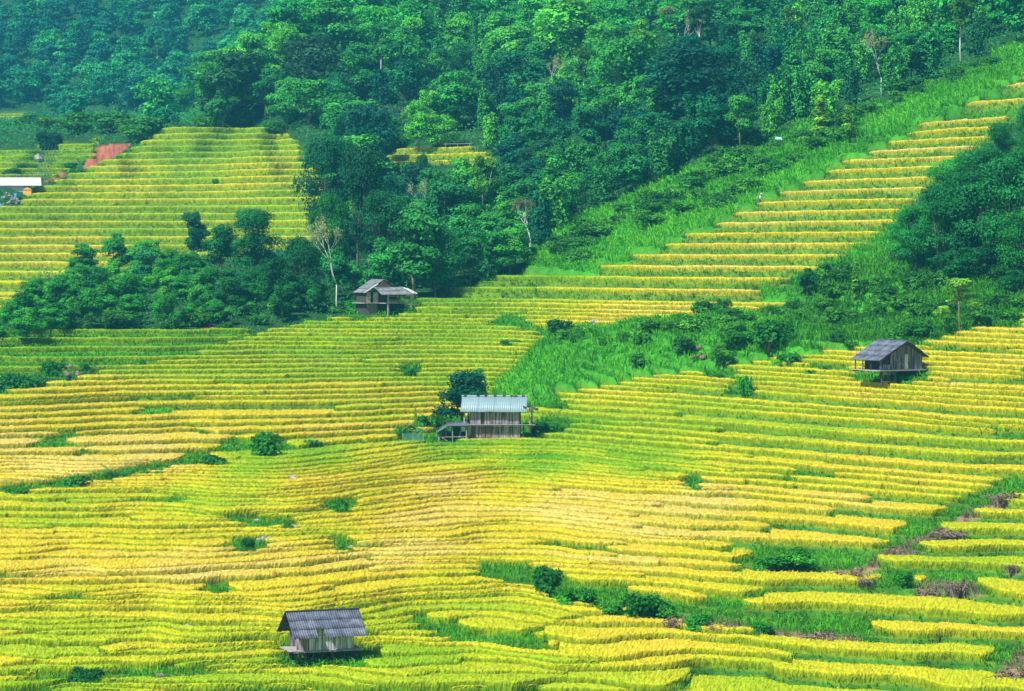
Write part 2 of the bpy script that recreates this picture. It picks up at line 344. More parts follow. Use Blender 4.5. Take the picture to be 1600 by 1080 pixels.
# ground sheet: four rows of vertices per level
bankw = np.minimum(.55*np.minimum(step[None, :], 1.6), .3*W)
broad = (UU > 1230) & (VV > 820) & (W > 1.5); bankw = np.where(broad, .27*W, bankw); bankw = np.where((UU > 1080) & (VV > 740) & ~broad & (W > 1.5), .20*W, bankw)
fr = [0, .34, .67, None]
rows = []
moundf = 1+1.0*smooth1(smooth1(inpoly(UU, VV, [(790,640),(830,540),(900,525),(1080,530),(1260,510),(1330,540),(1180,560),(1060,580),(900,610)]).astype(float), 6, 0), 1.2, 1)
lump = lambda x, y: .55*fbm(x/5, y/5, 31, 3)+.9*fbm(x/17, y/17, 37, 2)
NX = (np.arange(4*K) // 4)
GYv = np.zeros((NI, 4*K)); GZv = np.zeros((NI, 4*K)); Gc = np.zeros((NI, 4*K, 3))
B = Y+W-bankw
for s in range(4):
    ys = Y+(B-Y)*([0, .34, .67, 1][s]); ts = (ys-Y)/W
    zt = np.broadcast_to(LV[None, :], Y.shape); zs = LV[None, :]+ts*step[None, :]
    x = X01[:, None]*ys
    L = lump(x, ys)*np.clip((LV[None, :]+38)/3, 0, 1)*np.where(GM, 1.0, .6)*moundf+1.3*(moundf-1)
    st = smooth1(STEPPED.astype(float), 1.2, 0)
    GYv[:, s::4] = ys; GZv[:, s::4] = zt*st+(zs+L)*(1-st)
    n1 = fbm(x/3, ys/3, 41, 3)[..., None]; n2 = fbm(x/14, ys/14, 44, 2)[..., None]
    c = np.array([.045,.16,.018])*(1+.5*n1)
    cg = np.array([.045,.26,.018])*(1+.35*n1+.3*n2)
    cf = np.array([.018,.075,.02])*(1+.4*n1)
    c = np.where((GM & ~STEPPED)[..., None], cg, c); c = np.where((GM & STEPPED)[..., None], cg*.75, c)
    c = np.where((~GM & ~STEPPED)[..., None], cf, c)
    c = np.where((RM)[..., None], np.array([.10,.20,.02])*(1+.4*n1), c)
    Gc[:, s::4] = c
gu4 = np.repeat(UC[:, None], 4*K, 1); gv4 = HV-GZv*FP/GYv
DRY = [([(1040,972),(1120,982),(1180,992),(1290,1003),(1340,1008)], 11), ([(1310,905),(1340,900),(1390,868),(1440,845),(1480,835),(1500,815),(1580,780)], 8), ([(1440,918),(1530,925)], 9), ([(1575,1060),(1600,1035)], 22), ([(1580,890),(1600,885)], 10)]
SOIL = [[(128,264),(140,245),(155,228),(205,224),(190,240),(160,256),(135,264)], [(66,284),(100,270),(106,274),(80,283)], [(312,516),(318,506),(330,506),(336,522)]]
dn = vnoise(gu4/6, gv4/4, 51)*.5+.5
for line, w in DRY:
    m = np.clip(1.3-pdist(gu4, gv4, line)/w+.5*(dn-.5), 0, 1)[..., None]
    Gc = Gc*(1-m)+m*(np.array([.21,.15,.11])*(1+.6*(dn[..., None]-.5)))
for p in SOIL:
    m = inpoly(gu4, gv4, p)[..., None]; Gc = np.where(m, np.array([.32,.11,.075])*(.5+.5*dn[..., None]+.35*(vnoise(gu4/1.5, gv4/9, 77)[..., None]+.6)), Gc)
Gx = X01[:, None]*GYv
# near and far skirts so that the sheet runs on beyond the picture
nearY = np.array([15., 60.]); 
gy = np.concatenate([np.broadcast_to(nearY, (NI, 2)), GYv, GYv[:, -1:]+np.array([[60., 400.]])], 1)
gz = np.concatenate([np.full((NI, 2), -39.0), GZv, GZv[:, -1:]+np.array([[25., 30.]])], 1)
gc = np.concatenate([np.full((NI, 2, 3), .1), Gc, np.full((NI, 2, 3), .05)], 1)
gx = X01[:, None]*gy
gx[0] -= 500; gx[-1] += 500
NR = gy.shape[1]
idx = np.arange(NI*NR).reshape(NI, NR)
q = np.stack([idx[:-1, :-1], idx[1:, :-1], idx[1:, 1:], idx[:-1, 1:]], -1).reshape(-1, 4)
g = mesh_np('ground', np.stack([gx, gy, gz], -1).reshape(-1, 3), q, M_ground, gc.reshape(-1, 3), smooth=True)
tag(g, kind='structure')

# ------------------------------------------------------------------ standing rice: a slab of crop per terrace with real ragged edges, plus tufts
hR = .60+.09*fbm(X01[:, None]*Y/2.6, Y/2, 61, 3)+.03*_h(SEG.astype(float), np.full(SEG.shape, 5.), 4)+np.where(LV[None, :] > -7, .14, 0)+.28*inpoly(UU, VV, RICE[2])
dist_end = np.full(Y.shape, 1e3); run = np.zeros(K)        # plots end in a rounded corner, not in a straight cut
brk = np.abs(np.diff(Y, axis=0, prepend=Y[:1])) > 1.2
for i in range(NI):
    run = np.where(RM[i] & ~brk[i], run+1, 0); dist_end[i] = run
run = np.zeros(K)
for i in range(NI-1, -1, -1):
    run = np.where(RM[i], run+1, 0); dist_end[i] = np.minimum(dist_end[i], run); run = np.where(brk[i], 0, run)
mper = 2.6*Y/FP; de = dist_end*mper/(1.1+.9*np.abs(_h(SEG.astype(float), np.full(SEG.shape, 7.), 3)))
tap = np.clip(1-de, 0, 1)**2
yb = np.maximum(B-.08, Y+.5)
yf = Y+.20+.05*rng.random(Y.shape); yf = yf+(yb-yf)*.75*tap; yb = np.maximum(yb, yf+.3)
hR = hR*(1-.25*tap)
prof = [(0, .0, 0), (.03, .45, .1), (.10, .85, .5), (.24, 1.0, 1), (.22, 1.0, 1), (.36, 1.0, 1), (.5, 1.0, 1), (.64, 1.0, 1), (.78, 1.0, 1), (.9, 1.0, 1), (1.0, .93, 1), (1.001, .0, 0)]
P = len(prof)
sv_ = np.zeros((NI, K, P, 3)); sc_ = np.zeros((NI, K, P, 3)); top = ripecol(ripe)
for p, (t, h, hc) in enumerate(prof):
    if 0 < p < 4: ys = yf+np.minimum(t, (yb-yf)*.2)
    else: ys = yf+(yb-yf)*t
    ys = ys+(h > .3)*.03*rng.standard_normal(Y.shape)*(t < .95)
    sv_[:, :, p, 0] = X01[:, None]*ys; sv_[:, :, p, 1] = ys; sv_[:, :, p, 2] = LV[None, :]+h*hR+(h > .4)*.028*rng.standard_normal(Y.shape)-(.05 if h == 0 else 0)
    st = STEM*(1-.3*ripe[..., None])+top*.3*ripe[..., None]
    sc_[:, :, p] = (st*(1-hc)+top*hc)*(1+.12*rng.standard_normal(Y.shape)[..., None])
ix = np.arange(NI*K*P).reshape(NI, K, P)
ok = RM[:-1] & RM[1:] & (np.abs(Y[:-1]-Y[1:]) < 3)
f = []
for p in range(P-1):
    f.append(np.stack([ix[:-1, :, p], ix[1:, :, p], ix[1:, :, p+1], ix[:-1, :, p+1]], -1)[ok])
F4 = np.concatenate(f)
okp = np.pad(ok, ((1, 1), (0, 0)))
ends = RM & (okp[:-1] != okp[1:])
for a, b, c_, d_ in ((0, 1, 10, 11), (1, 2, 9, 10), (2, 3, 8, 9), (3, 4, 7, 8), (4, 5, 6, 7)):
    e = np.stack([ix[:, :, a], ix[:, :, b], ix[:, :, c_], ix[:, :, d_]], -1)[ends]
    if b == c_: continue
    F4 = np.concatenate([F4, e])
used = np.zeros(NI*K*P, bool); used[F4.ravel()] = True; remap = np.cumsum(used)-1
region = lambda uu, vv: np.where(inpoly(uu, vv, RICE[2]) | inpoly(uu, vv, RICE[3]) | inpoly(uu, vv, RICE[5]), 1, np.where(inpoly(uu, vv, RICE[1]), 2, np.where(inpoly(uu, vv, RICE[4]), 3, 0)))

def blades(base, n, hgt, wid, spread, colb, colt, curve=.35, seed=1):
    """base (m,3) points -> n curved two-triangle blades each; returns verts, faces(tri), colours"""
    r = np.random.default_rng(seed); m = len(base)
    b = np.repeat(base, n, 0); hg = np.repeat(hgt, n)*r.uniform(.7, 1.15, m*n); wd = np.repeat(np.broadcast_to(wid, (m,)), n)
    cb = np.repeat(colb, n, 0); ct = np.repeat(colt, n, 0)*(1+.16*r.standard_normal((m*n, 1)))
    an = r.uniform(0, 2*math.pi, m*n); d = np.stack([np.cos(an), np.sin(an), np.zeros(m*n)], -1)
    f2 = r.uniform(0, 2*math.pi, m*n); sd = np.stack([np.cos(f2), np.sin(f2)*.6, np.zeros(m*n)], -1)
    sp = spread*r.uniform(.3, 1.2, m*n)
    b = b+d*(sp*hg*.35)[:, None]
    mid = b+d*(sp*hg*.45)[:, None]; mid[:, 2] += hg*.65
    tip = b+d*(sp*hg*(.8+curve))[:, None]; tip[:, 2] += hg*(1.0-.35*curve)
    w = sd*(wd/2)[:, None]
    v = np.stack([b-w*.6, b+w*.6, mid-w, mid+w, tip], 1)
    k = np.arange(m*n)[:, None]*5
    f = np.concatenate([k+np.array([[0, 1, 3]]), k+np.array([[0, 3, 2]]), k+np.array([[2, 3, 4]])])
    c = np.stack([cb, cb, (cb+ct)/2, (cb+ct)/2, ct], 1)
    return v.reshape(-1, 3), f, np.clip(c.reshape(-1, 3), 0, 1)
def merge_parts(parts):
    off = 0; vs = []; fs = []; cs = []
    for v, f, c in parts: vs.append(v); fs.append(f+off); cs.append(c); off += len(v)
    return np.concatenate(vs), np.concatenate(fs), np.concatenate(cs)

# sample tuft places on terraces
def sample(mask, ydens, seed, jx=1.0):
    r = np.random.default_rng(seed); i, k = np.nonzero(mask)
    return i, k, r
ii, kk = np.nonzero(RM & (UU > -330) & (UU < 1930) & (VV < 1220))
rr = np.random.default_rng(11)
colw = 2.6*Y[ii, kk]/FP                                     # width of a column in metres
def tuft_pts(cnt, where):
    c = np.floor(cnt+rr.random(len(cnt))).astype(int); j = np.repeat(np.arange(len(ii)), c); i = ii[j]; k = kk[j]
    du = rr.random(len(j)); u = UC[i]+2.6*(du-.5)
    if where == 'front': y = yf[i, k]+rr.uniform(-.04, .10, len(j)); zb = LV[k]+rr.uniform(.0, .35, len(j))*hR[i, k]; hg = hR[i, k]-(zb-LV[k])+.10
    else: y = yf[i, k]+(yb[i, k]-yf[i, k])*rr.random(len(j)); zb = LV[k]+hR[i, k]*.72; hg = np.full(len(j), .31)*rr.uniform(.7, 1.3, len(j))
    return np.stack([(u-U0)/FP*y, y, zb], -1), hg, i, k
parts = []
den_f = colw*12*np.clip(260/Y[ii, kk], .45, 1)
den_t = colw*np.maximum(yb-yf, .1)[ii, kk]*6.0*np.clip(230/Y[ii, kk], .12, 1)**1.6*np.where(LV[kk] > 1, .25, 1)
for where, dn_, nb, sd_ in (('front', den_f, 4, 5), ('top', den_t, 5, 6)):
    pts, hg, i, k = tuft_pts(dn_, where)
    rp = ripe[i, k]+.10*rr.standard_normal(len(i))
    tc = ripecol(rp); stc = STEM*(1-.35*np.clip(rp, 0, 1)[:, None])+tc*.32*np.clip(rp, 0, 1)[:, None]
    if where == 'top': stc = tc*.5+stc*.5
    parts.append((pts, hg, tc, stc, nb, sd_, region(UU[i, k], VV[i, k])))
SV = sv_.reshape(-1, 3)[used]; SC = np.clip(sc_.reshape(-1, 3)[used], 0, 1)
freg = region(UU, VV)[:, :, None].repeat(P, 2).reshape(-1)
RN = ['golden and lime rice standing on the broad terraces of the near slope', 'pale lime and golden rice on the terraces of the far left hill', 'golden rice in thin lines on the steep terraces at upper right', 'small patch of yellow rice enclosed by the forest']
for rg in range(4):
    fs = F4[freg[F4[:, 0]] == rg]
    tri = np.concatenate([remap[fs][:, [0, 1, 2]], remap[fs][:, [0, 2, 3]]]) if len(fs) else np.zeros((0, 3), int)
    uq, inv = np.unique(tri, return_inverse=True)
    pl = [(SV[uq], inv.reshape(-1, 3), SC[uq])]
    for pts, hg, tc, stc, nb, sd_, rgs in parts:
        m = rgs == rg
        if m.any(): pl.append(blades(pts[m], nb, hg[m], np.clip(pts[m][:, 1]/230, .9, 2)*.036, .5, stc[m], tc[m], .5, sd_+rg))
    v, f, c = merge_parts(pl)
    o = mesh_np('rice_crop', v, f, M_rice, c); tag(o, RN[rg], 'rice', kind='stuff')
print('rice done')

# ------------------------------------------------------------------ grass and ground cover
def scatter(cnt_per_m2, mask, seed, maxd=2000):
    r = np.random.default_rng(seed); i, k = np.nonzero(mask); A = 2.6*Y[i, k]/FP*np.minimum(W[i, k], 12)
    c = np.floor(A*cnt_per_m2[i, k]+r.random(len(i))).astype(int); j = np.repeat(np.arange(len(i)), c); i = i[j]; k = k[j]
    t = r.random(len(j)); y = Y[i, k]+W[i, k]*t; u = UC[i]+2.6*(r.random(len(j))-.5); x = (u-U0)/FP*y
    # height of the sheet there
    fb = (B[i, k]-Y[i, k])/W[i, k]
    g0 = GZv[i, 4*k]; g1 = GZv[i, 4*k+1]; g2 = GZv[i, 4*k+2]; g3 = GZv[i, 4*k+3]; kn = np.minimum(k+1, K-1); g4 = GZv[i, 4*kn]
    q_ = t/np.maximum(fb, .01)
    zz = np.where(t >= fb, g3+(g4-g3)*(t-fb)/np.maximum(1-fb, .01), np.where(q_ < .34, g0+(g1-g0)*q_/.34, np.where(q_ < .67, g1+(g2-g1)*(q_-.34)/.33, g2+(g3-g2)*(q_-.67)/.33)))
    return np.stack([x, y, zz], -1), i, k, r
INW = (UU > -330) & (UU < 1930) & (VV < 1130) & (VV > -60)
# (a) long meadow grass on the gully and banks
dens = np.where(GM, 3.0, 0)*np.clip(320/Y, .3, 1)**1.5
pts, i, k, r = scatter(dens, GM & ~RM & INW, 71)
n1 = fbm(pts[:, 0]/6, pts[:, 1]/9, 81, 3)[:, None]; n2 = vnoise(pts[:, 0]/1.7, pts[:, 1]/1.7, 83)[:, None]
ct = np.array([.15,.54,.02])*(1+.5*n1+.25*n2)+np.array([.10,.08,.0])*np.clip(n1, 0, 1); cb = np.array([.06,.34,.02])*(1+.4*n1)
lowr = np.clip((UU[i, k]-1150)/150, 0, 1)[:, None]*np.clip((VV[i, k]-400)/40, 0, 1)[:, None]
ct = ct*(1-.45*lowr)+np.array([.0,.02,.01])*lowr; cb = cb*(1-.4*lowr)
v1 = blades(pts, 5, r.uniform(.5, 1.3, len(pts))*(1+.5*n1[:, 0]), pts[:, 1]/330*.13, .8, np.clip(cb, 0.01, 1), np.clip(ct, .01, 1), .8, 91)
o = mesh_np('meadow_grass', v1[0], v1[1], M_herb, v1[2]); tag(o, 'long bright green grass bending over the gully between the terraces', 'grass', kind='stuff')
# (b) grass on risers and overgrown strips inside the fields
mb_ = (STEPPED | HM) & ~GM & INW
dens = np.where(RM, 0.0, 4.5)*np.clip(260/Y, .35, 1)**1.5
dens = np.where(RM & (tap > .02), 5.5*np.clip(260/Y, .35, 1)**1.5, dens); pts, i, k, r = scatter(dens, (mb_ & ~RM & (W > .1)) | (RM & (tap > .02) & INW), 72)
# banks in front of every rice edge
i2, k2 = np.nonzero(INW & (np.arange(K)[None, :] > 0) & STEPPED); cw = 2.6*Y[i2, k2]/FP*np.clip(step[k2]*9, 2, 26)*np.clip(300/Y[i2, k2], .4, 1)*np.where(broad[i2, np.maximum(k2-1, 0)], 3.5, 1); cc = np.floor(cw+r.random(len(cw))).astype(int); j = np.repeat(np.arange(len(i2)), cc); i2 = i2[j]; k2 = k2[j]
tt = r.random(len(i2)); km = np.maximum(k2-1, 0); yy = B[i2, km]+(Y[i2, k2]+.12-B[i2, km])*tt; zz = LV[km]+(LV[k2]-LV[km])*np.clip(tt, 0, 1)
p2 = np.stack([(UC[i2]+2.6*(r.random(len(i2))-.5)-U0)/FP*yy, yy, zz], -1)
fld = np.concatenate([np.ones(len(pts)), np.zeros(len(p2))]); allp = np.concatenate([pts, p2])
n1 = fbm(allp[:, 0]/2.5, allp[:, 1]/2.5, 85, 3)[:, None]
uu = allp[:, 0]/allp[:, 1]*FP+U0; vv = HV-allp[:, 2]/allp[:, 1]*FP
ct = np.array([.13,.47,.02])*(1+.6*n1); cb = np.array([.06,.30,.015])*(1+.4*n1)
gmf = np.concatenate([GM[i, k], GM[i2, k2] | ((LV[k2] > -7) & (UU[i2, k2] > 780))])[:, None]
ct = np.where(gmf, np.array([.13,.45,.025])*(1+.5*n1), ct); cb = np.where(gmf, np.array([.07,.32,.03])*(1+.35*n1), cb)
dry = np.zeros(len(allp))
for line, w in DRY: dry = np.maximum(dry, np.clip(1.25-pdist(uu, vv, line)/w, 0, 1))
dry = (dry*r.random(len(dry)) > .30)[:, None]
ct = np.where(dry, np.array([.30,.22,.16])*(1+.3*n1), ct); cb = np.where(dry, np.array([.18,.13,.09]), cb)
keep = np.ones(len(allp), bool)
for p in SOIL: keep &= ~inpoly(uu, vv, p)
hg = np.where(fld > 0, r.uniform(.3, .8, len(allp)), r.uniform(.2, .42, len(allp)))
hg = np.where(gmf[:, 0] & (fld < 1), r.uniform(.3, .75, len(allp)), hg)
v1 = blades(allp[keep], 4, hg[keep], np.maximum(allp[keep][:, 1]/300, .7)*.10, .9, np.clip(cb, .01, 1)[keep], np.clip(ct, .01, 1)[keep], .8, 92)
o = mesh_np('bank_grass', v1[0], v1[1], M_herb, v1[2]); tag(o, 'green and dry brown grass on the banks and overgrown strips between the plots', 'grass', kind='stuff')
print('grass done', len(allp))
# (c) forest undergrowth: heaps of broad leaves
def leafquads(cen, nrm, size, col, r, fold=.25):
    m = len(cen); a = np.cross(nrm, r.standard_normal((m, 3))); a /= np.linalg.norm(a, axis=1)[:, None]+1e-9; b = np.cross(nrm, a)
    s = size[:, None]
    v = np.stack([cen-a*s, cen+b*s*.55-nrm*s*fold*.3, cen+a*s-nrm*s*fold, cen-b*s*.55-nrm*s*fold*.3], 1).reshape(-1, 3)
    k = np.arange(m)[:, None]*4
    return v, k+np.array([[0, 1, 2, 3]]), np.repeat(col, 4, 0)
FM = ~RM & ~GM & ~STEPPED & INW
dens = np.clip(2.6*(420/Y)**1.2, .4, 4.5)
pts, i, k, r = scatter(dens, FM, 73)
ks = np.ones(len(pts), bool)
for p in SOIL+[[(-100,276),(72,276),(60,306),(-100,310)]]: ks &= ~inpoly(pts[:, 0]/pts[:, 1]*FP+U0, HV-pts[:, 2]/pts[:, 1]*FP, p)
pts = pts[ks]; i = i[ks]; k = k[ks]
hn = fbm(pts[:, 0]/4, pts[:, 1]/5, 87, 3)
br = idw(pts[:, 0]/pts[:, 1]*FP+U0, HV-pts[:, 2]/pts[:, 1]*FP, VEG)[:, 0]
pts[:, 2] += (1.5+1.6*hn)*r.uniform(.1, 1, len(pts))
nr = r.standard_normal((len(pts), 3))*.6+np.array([0, -.6, .8]); nr /= np.linalg.norm(nr, axis=1)[:, None]
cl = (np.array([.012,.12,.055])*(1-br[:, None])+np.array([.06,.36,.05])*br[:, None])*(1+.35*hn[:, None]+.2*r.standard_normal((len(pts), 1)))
v1 = leafquads(pts, nr, r.uniform(.14, .30, len(pts))*np.clip(pts[:, 1]/450, .8, 1.6), np.clip(cl, .005, 1), r)
mz = inpoly(UU, VV, [(545,204),(560,172),(640,176),(700,150),(738,138),(738,163),(665,190),(600,207)])
pm, im, km_, r2 = scatter(np.full(Y.shape, 2.2), mz, 78)
tm = (r2.random((len(pm), 1)) < .12); vm = blades(pm, 5, r2.uniform(1.6, 2.3, len(pm)), np.full(len(pm), .3), .9, np.tile(np.array([[.05,.22,.10]]), (len(pm), 1)), np.where(tm, np.array([.36,.30,.10]), np.array([.13,.30,.20]))*np.ones((len(pm), 3)), .9, 95)
om = mesh_np('maize_crop', vm[0], vm[1], M_herb, vm[2]); tag(om, 'grey green maize planted on the slope in the middle of the forest', 'maize', kind='stuff')
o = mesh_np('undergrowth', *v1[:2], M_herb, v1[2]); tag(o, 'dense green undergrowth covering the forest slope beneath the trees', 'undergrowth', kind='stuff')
print('under', len(pts))

# ------------------------------------------------------------------ plants
def crown_mesh(name, lobes, n, size, parent, base=(.030,.245,.048), seed=0, up=.5, top_bias=.25, var=.42, warm=0.0):
    r = np.random.default_rng(seed); L = np.array(lobes, float); w = L[:, 3]**2; w /= w.sum()
    li = r.choice(len(L), n, p=w); d = r.standard_normal((n, 3)); d /= np.linalg.norm(d, axis=1)[:, None]
    d[:, 2] = np.where((d[:, 2] < -.25) & (r.random(n) < .75), -d[:, 2], d[:, 2])
    rad = L[li, 3]*(r.uniform(.55, 1.08, n)); sq = L[li, 4]
    c = L[li, :3]+d*rad[:, None]*np.stack([np.ones(n), np.ones(n), sq], -1)
    nr = d*.9+np.array([0, 0, up])+r.standard_normal((n, 3))*.45; nr /= np.linalg.norm(nr, axis=1)[:, None]
    lv = r.uniform(-1, 1, len(L))[li]
    col = np.array(base)[None]*(1+var*lv[:, None]+.11*r.standard_normal((n, 1)))
    col = col+np.array([.05,.05,0])*np.clip(lv*warm+warm*.4*r.random(n), 0, 1)[:, None]
    v, f, cc = leafquads(c, nr, r.uniform(.7, 1.3, n)*size, np.clip(col, .003, 1), r)
    return mesh_np(name, v, f, M_leaf, cc, parent)
def limbs(parent, h, lobes, m, r0=.22, seed=0, name='trunk', lean=.3, every=1):
    r = np.random.default_rng(seed); t = MB(); fork = np.array([r.uniform(-lean, lean), r.uniform(-lean, lean), h])
    t.tube([(0, 0, -.6), fork*.5+np.array([r.uniform(-.15, .15), 0, 0]), fork], [r0, r0*.8, r0*.6], 7)
    for L in lobes[::every]:
        c = np.array(L[:3]); mid = (fork+c)/2+np.array([0, 0, -.15*np.linalg.norm(c-fork)*.5])
        st = fork*r.uniform(.75, 1); t.tube([st, (st+c)/2+r.uniform(-.2, .2, 3), c], [r0*.4, r0*.25, r0*.08], 5)
    return t.build(name, m, parent, True)
PROTO = {}
def proto(key, name, fn):
    e = empty(name); fn(e); PROTO[key] = (e, [c for c in e.children]); return e
def round_tree(h, w, nl, n, size, seed, trunk=.35, base=(.030,.245,.048), bark=None, flat=.75, warm=0.0, r0=.2):
    def f(e):
        r = np.random.default_rng(seed); lob = []
        for q in range(nl):
            a = r.uniform(0, 2*math.pi); t = r.random()**.7; zz = h*(trunk+.05)+(h*(1-trunk)*.82)*r.random()
            env = math.sqrt(max(0.05, 1-((zz/h-trunk-.3*(1-trunk))/(.78*(1-trunk)))**2))
            rr_ = w/2*.72*env*t; lr = w*r.uniform(.13, .24)
            lob.append((rr_*math.cos(a), rr_*math.sin(a), zz, lr, flat*r.uniform(.7, 1.1)))
        limbs(e, h*trunk*1.3, lob, bark or M_bark, r0, seed)
        crown_mesh('crown', lob, n, size, e, base, seed, warm=warm)
    return f
# all species modelled about 10 m tall, scaled on placing
for s_ in range(3): proto(('big', s_), 'broadleaf_tree', round_tree(10, [8.5, 9.5, 8.8][s_], [34, 40, 30][s_], 15000, .145, 150+s_, .2, warm=.1))
for s_ in range(5):
    proto(('broad', s_), 'broadleaf_tree', round_tree(10, [8.5, 7.5, 9.5, 8, 7][s_], [26, 22, 30, 20, 26][s_], 5200, .25, 100+s_, [.22, .3, .2, .28, .24][s_], warm=[0, .3, 0, .5, .2][s_]))
def bamboo(seed, nc, base):
    def f(e):
        r = np.random.default_rng(seed); t = MB(); C_ = []; Nn = []; Cc = []
        for q in range(nc):
            a = r.uniform(0, 2*math.pi); b0 = np.array([math.cos(a), math.sin(a), 0])*r.uniform(0, 1.1); H = r.uniform(5.5, 10); ln = r.uniform(.6, 2.6)*H/10
            P_ = [b0+np.array([math.cos(a)*ln*s*s, math.sin(a)*ln*s*s, H*(s-.16*s**4)]) for s in np.linspace(0, 1, 8)]
            t.tube(P_, list(np.linspace(.05, .015, 8)), 4)
            tone = r.uniform(-.3, .3)
            for s in np.linspace(.22, 1, 18):
                x = s*7; p0 = P_[min(int(x), 6)]*(1-(x-min(int(x), 6)))+P_[min(int(x)+1, 7)]*(x-min(int(x), 6))
                nb = 13; pr = (1.15*(1-s)**.6+.25)
                d = r.standard_normal((nb, 3))*np.array([1, 1, .55])*pr*.62; d[:, 2] -= .25*pr
                C_.append(p0+d); nn = d+np.array([0, 0, .7]); Nn.append(nn); Cc.append(np.array(base)[None]*(1+tone+.2*r.standard_normal((nb, 1))+.35*(s-.6)))
        Cn = np.concatenate(C_); nn = np.concatenate(Nn)+r.standard_normal(Cn.shape)*.35; nn /= np.linalg.norm(nn, axis=1)[:, None]
        v, fq, cc = leafquads(Cn, nn, r.uniform(.2, .38, len(Cn)), np.clip(np.concatenate(Cc), .004, 1), r, .5)
        t.build('culms', M_bark, e); mesh_np('foliage', v, fq, M_leaf, cc, e)
    return f
for s_ in range(3): proto(('bamboo', s_), 'bamboo_clump', bamboo(200+s_, [24, 20, 28][s_], (.035,.25,.055)))
def slender(seed, bark):
    def f(e):
        r = np.random.default_rng(seed); lob = [(r.uniform(-1.3, 1.3), r.uniform(-1.3, 1.3), r.uniform(6, 9.6), r.uniform(.6, 1.1), .7) for _ in range(12)]
        limbs(e, 6.2, lob, bark, .13, seed, lean=.5); crown_mesh('crown', lob, 2200, .2, e, (.07,.26,.03), seed, warm=.3)
    return f
proto(('slender', 0), 'slender_tree', slender(301, M_pale)); proto(('slender', 1), 'slender_tree', slender(302, M_pale))
def bare(seed, leafn, base):
    def f(e):
        r = np.random.default_rng(seed); t = MB(); tips = []
        def rec(p, d, L, rad, dep):
            q = p+d*L*.5+r.uniform(-.06, .06, 3)*L; p2 = p+d*L
            t.tube([p, q, p2], [rad, rad*.85, rad*.65], 5 if dep > 1 else 3)
            if dep == 0: tips.append(p2); return
            for _ in range(3 if dep < 4 else 2):
                nd = d+r.uniform(-.55, .55, 3)*np.array([1, 1, .5])+np.array([0, 0, .12]); nd /= np.linalg.norm(nd); rec(p2, nd, L*r.uniform(.6, .8), rad*.62, dep-1)
        rec(np.array([0, 0, -.4]), np.array([.03, 0, 1.]), 3.4, .115, 5); t.build('trunk', M_pale, e, True)
        T = np.array(tips); T = T[r.integers(0, len(T), leafn)]+r.standard_normal((leafn, 3))*.22
        nn = r.standard_normal(T.shape)+np.array([0, 0, .5]); nn /= np.linalg.norm(nn, axis=1)[:, None]
        v, fq, cc = leafquads(T, nn, r.uniform(.06, .14, leafn), np.clip(np.array(base)*(1+.25*r.standard_normal((leafn, 1))), .01, 1), r)
        mesh_np('crown', v, fq, M_leaf, cc, e)
    return f
proto(('bare', 0), 'sparse_tree', bare(401, 900, (.30,.36,.12))); proto(('bare', 1), 'sparse_tree', bare(402, 2600, (.17,.25,.07)))
def fronds(e, n, L, r, base, droop=1.0, z0=0, wid=.16, name='frond', up=.5):
    for q in range(n):
        a = 2*math.pi*q/n+r.uniform(-.2, .2); d = np.array([math.cos(a), math.sin(a), 0]); sd = np.array([-math.sin(a), math.cos(a), 0]); vs = []; fs = []; S = 12; Lq = L*r.uniform(.8, 1.1); u_ = up*r.uniform(.6, 1.3)
        ctr = [d*Lq*s+np.array([0, 0, z0+Lq*(u_*s*1.4-droop*.9*s*s)]) for s in np.linspace(0, 1, S)]
        for j in range(1, S-1):
            ll = Lq*wid*2*math.sin(math.pi*min(1, (j+1.)/S))**.6
            for sg in (-1, 1):
                for h_ in (0, .5):
                    p = ctr[j]*(1-h_)+ctr[j+1]*h_; w_ = Lq/S*.22; tp = p+sd*sg*ll+d*ll*.35-np.array([0, 0, ll*.35]); b = len(vs)
                    vs += [p-d*w_, p+d*w_, tp]; fs.append((b, b+1, b+2))
        cl = np.clip(np.tile(np.array(base)*(1+r.uniform(-.2, .25)), (len(vs), 1)), .004, 1)
        mesh_np(name, np.array(vs), np.array(fs), M_leaf, cl, e)
def treefern(e):
    r = np.random.default_rng(5); t = MB(); t.tube([(0, 0, -.5), (.1, 0, 2.5), (0, .1, 5)], [.22, .18, .2], 7); t.build('trunk', M_dark, e, True)
    fronds(e, 16, 3.6, r, (.05,.30,.05), .9, 5, .13)
proto('fern', 'tree_fern', treefern)
def fernbush(e): fronds(e, 16, 2.2, np.random.default_rng(6), (.03,.26,.05), .5, .1, .14, up=.9)
proto('fernbush', 'fern_clump', fernbush)
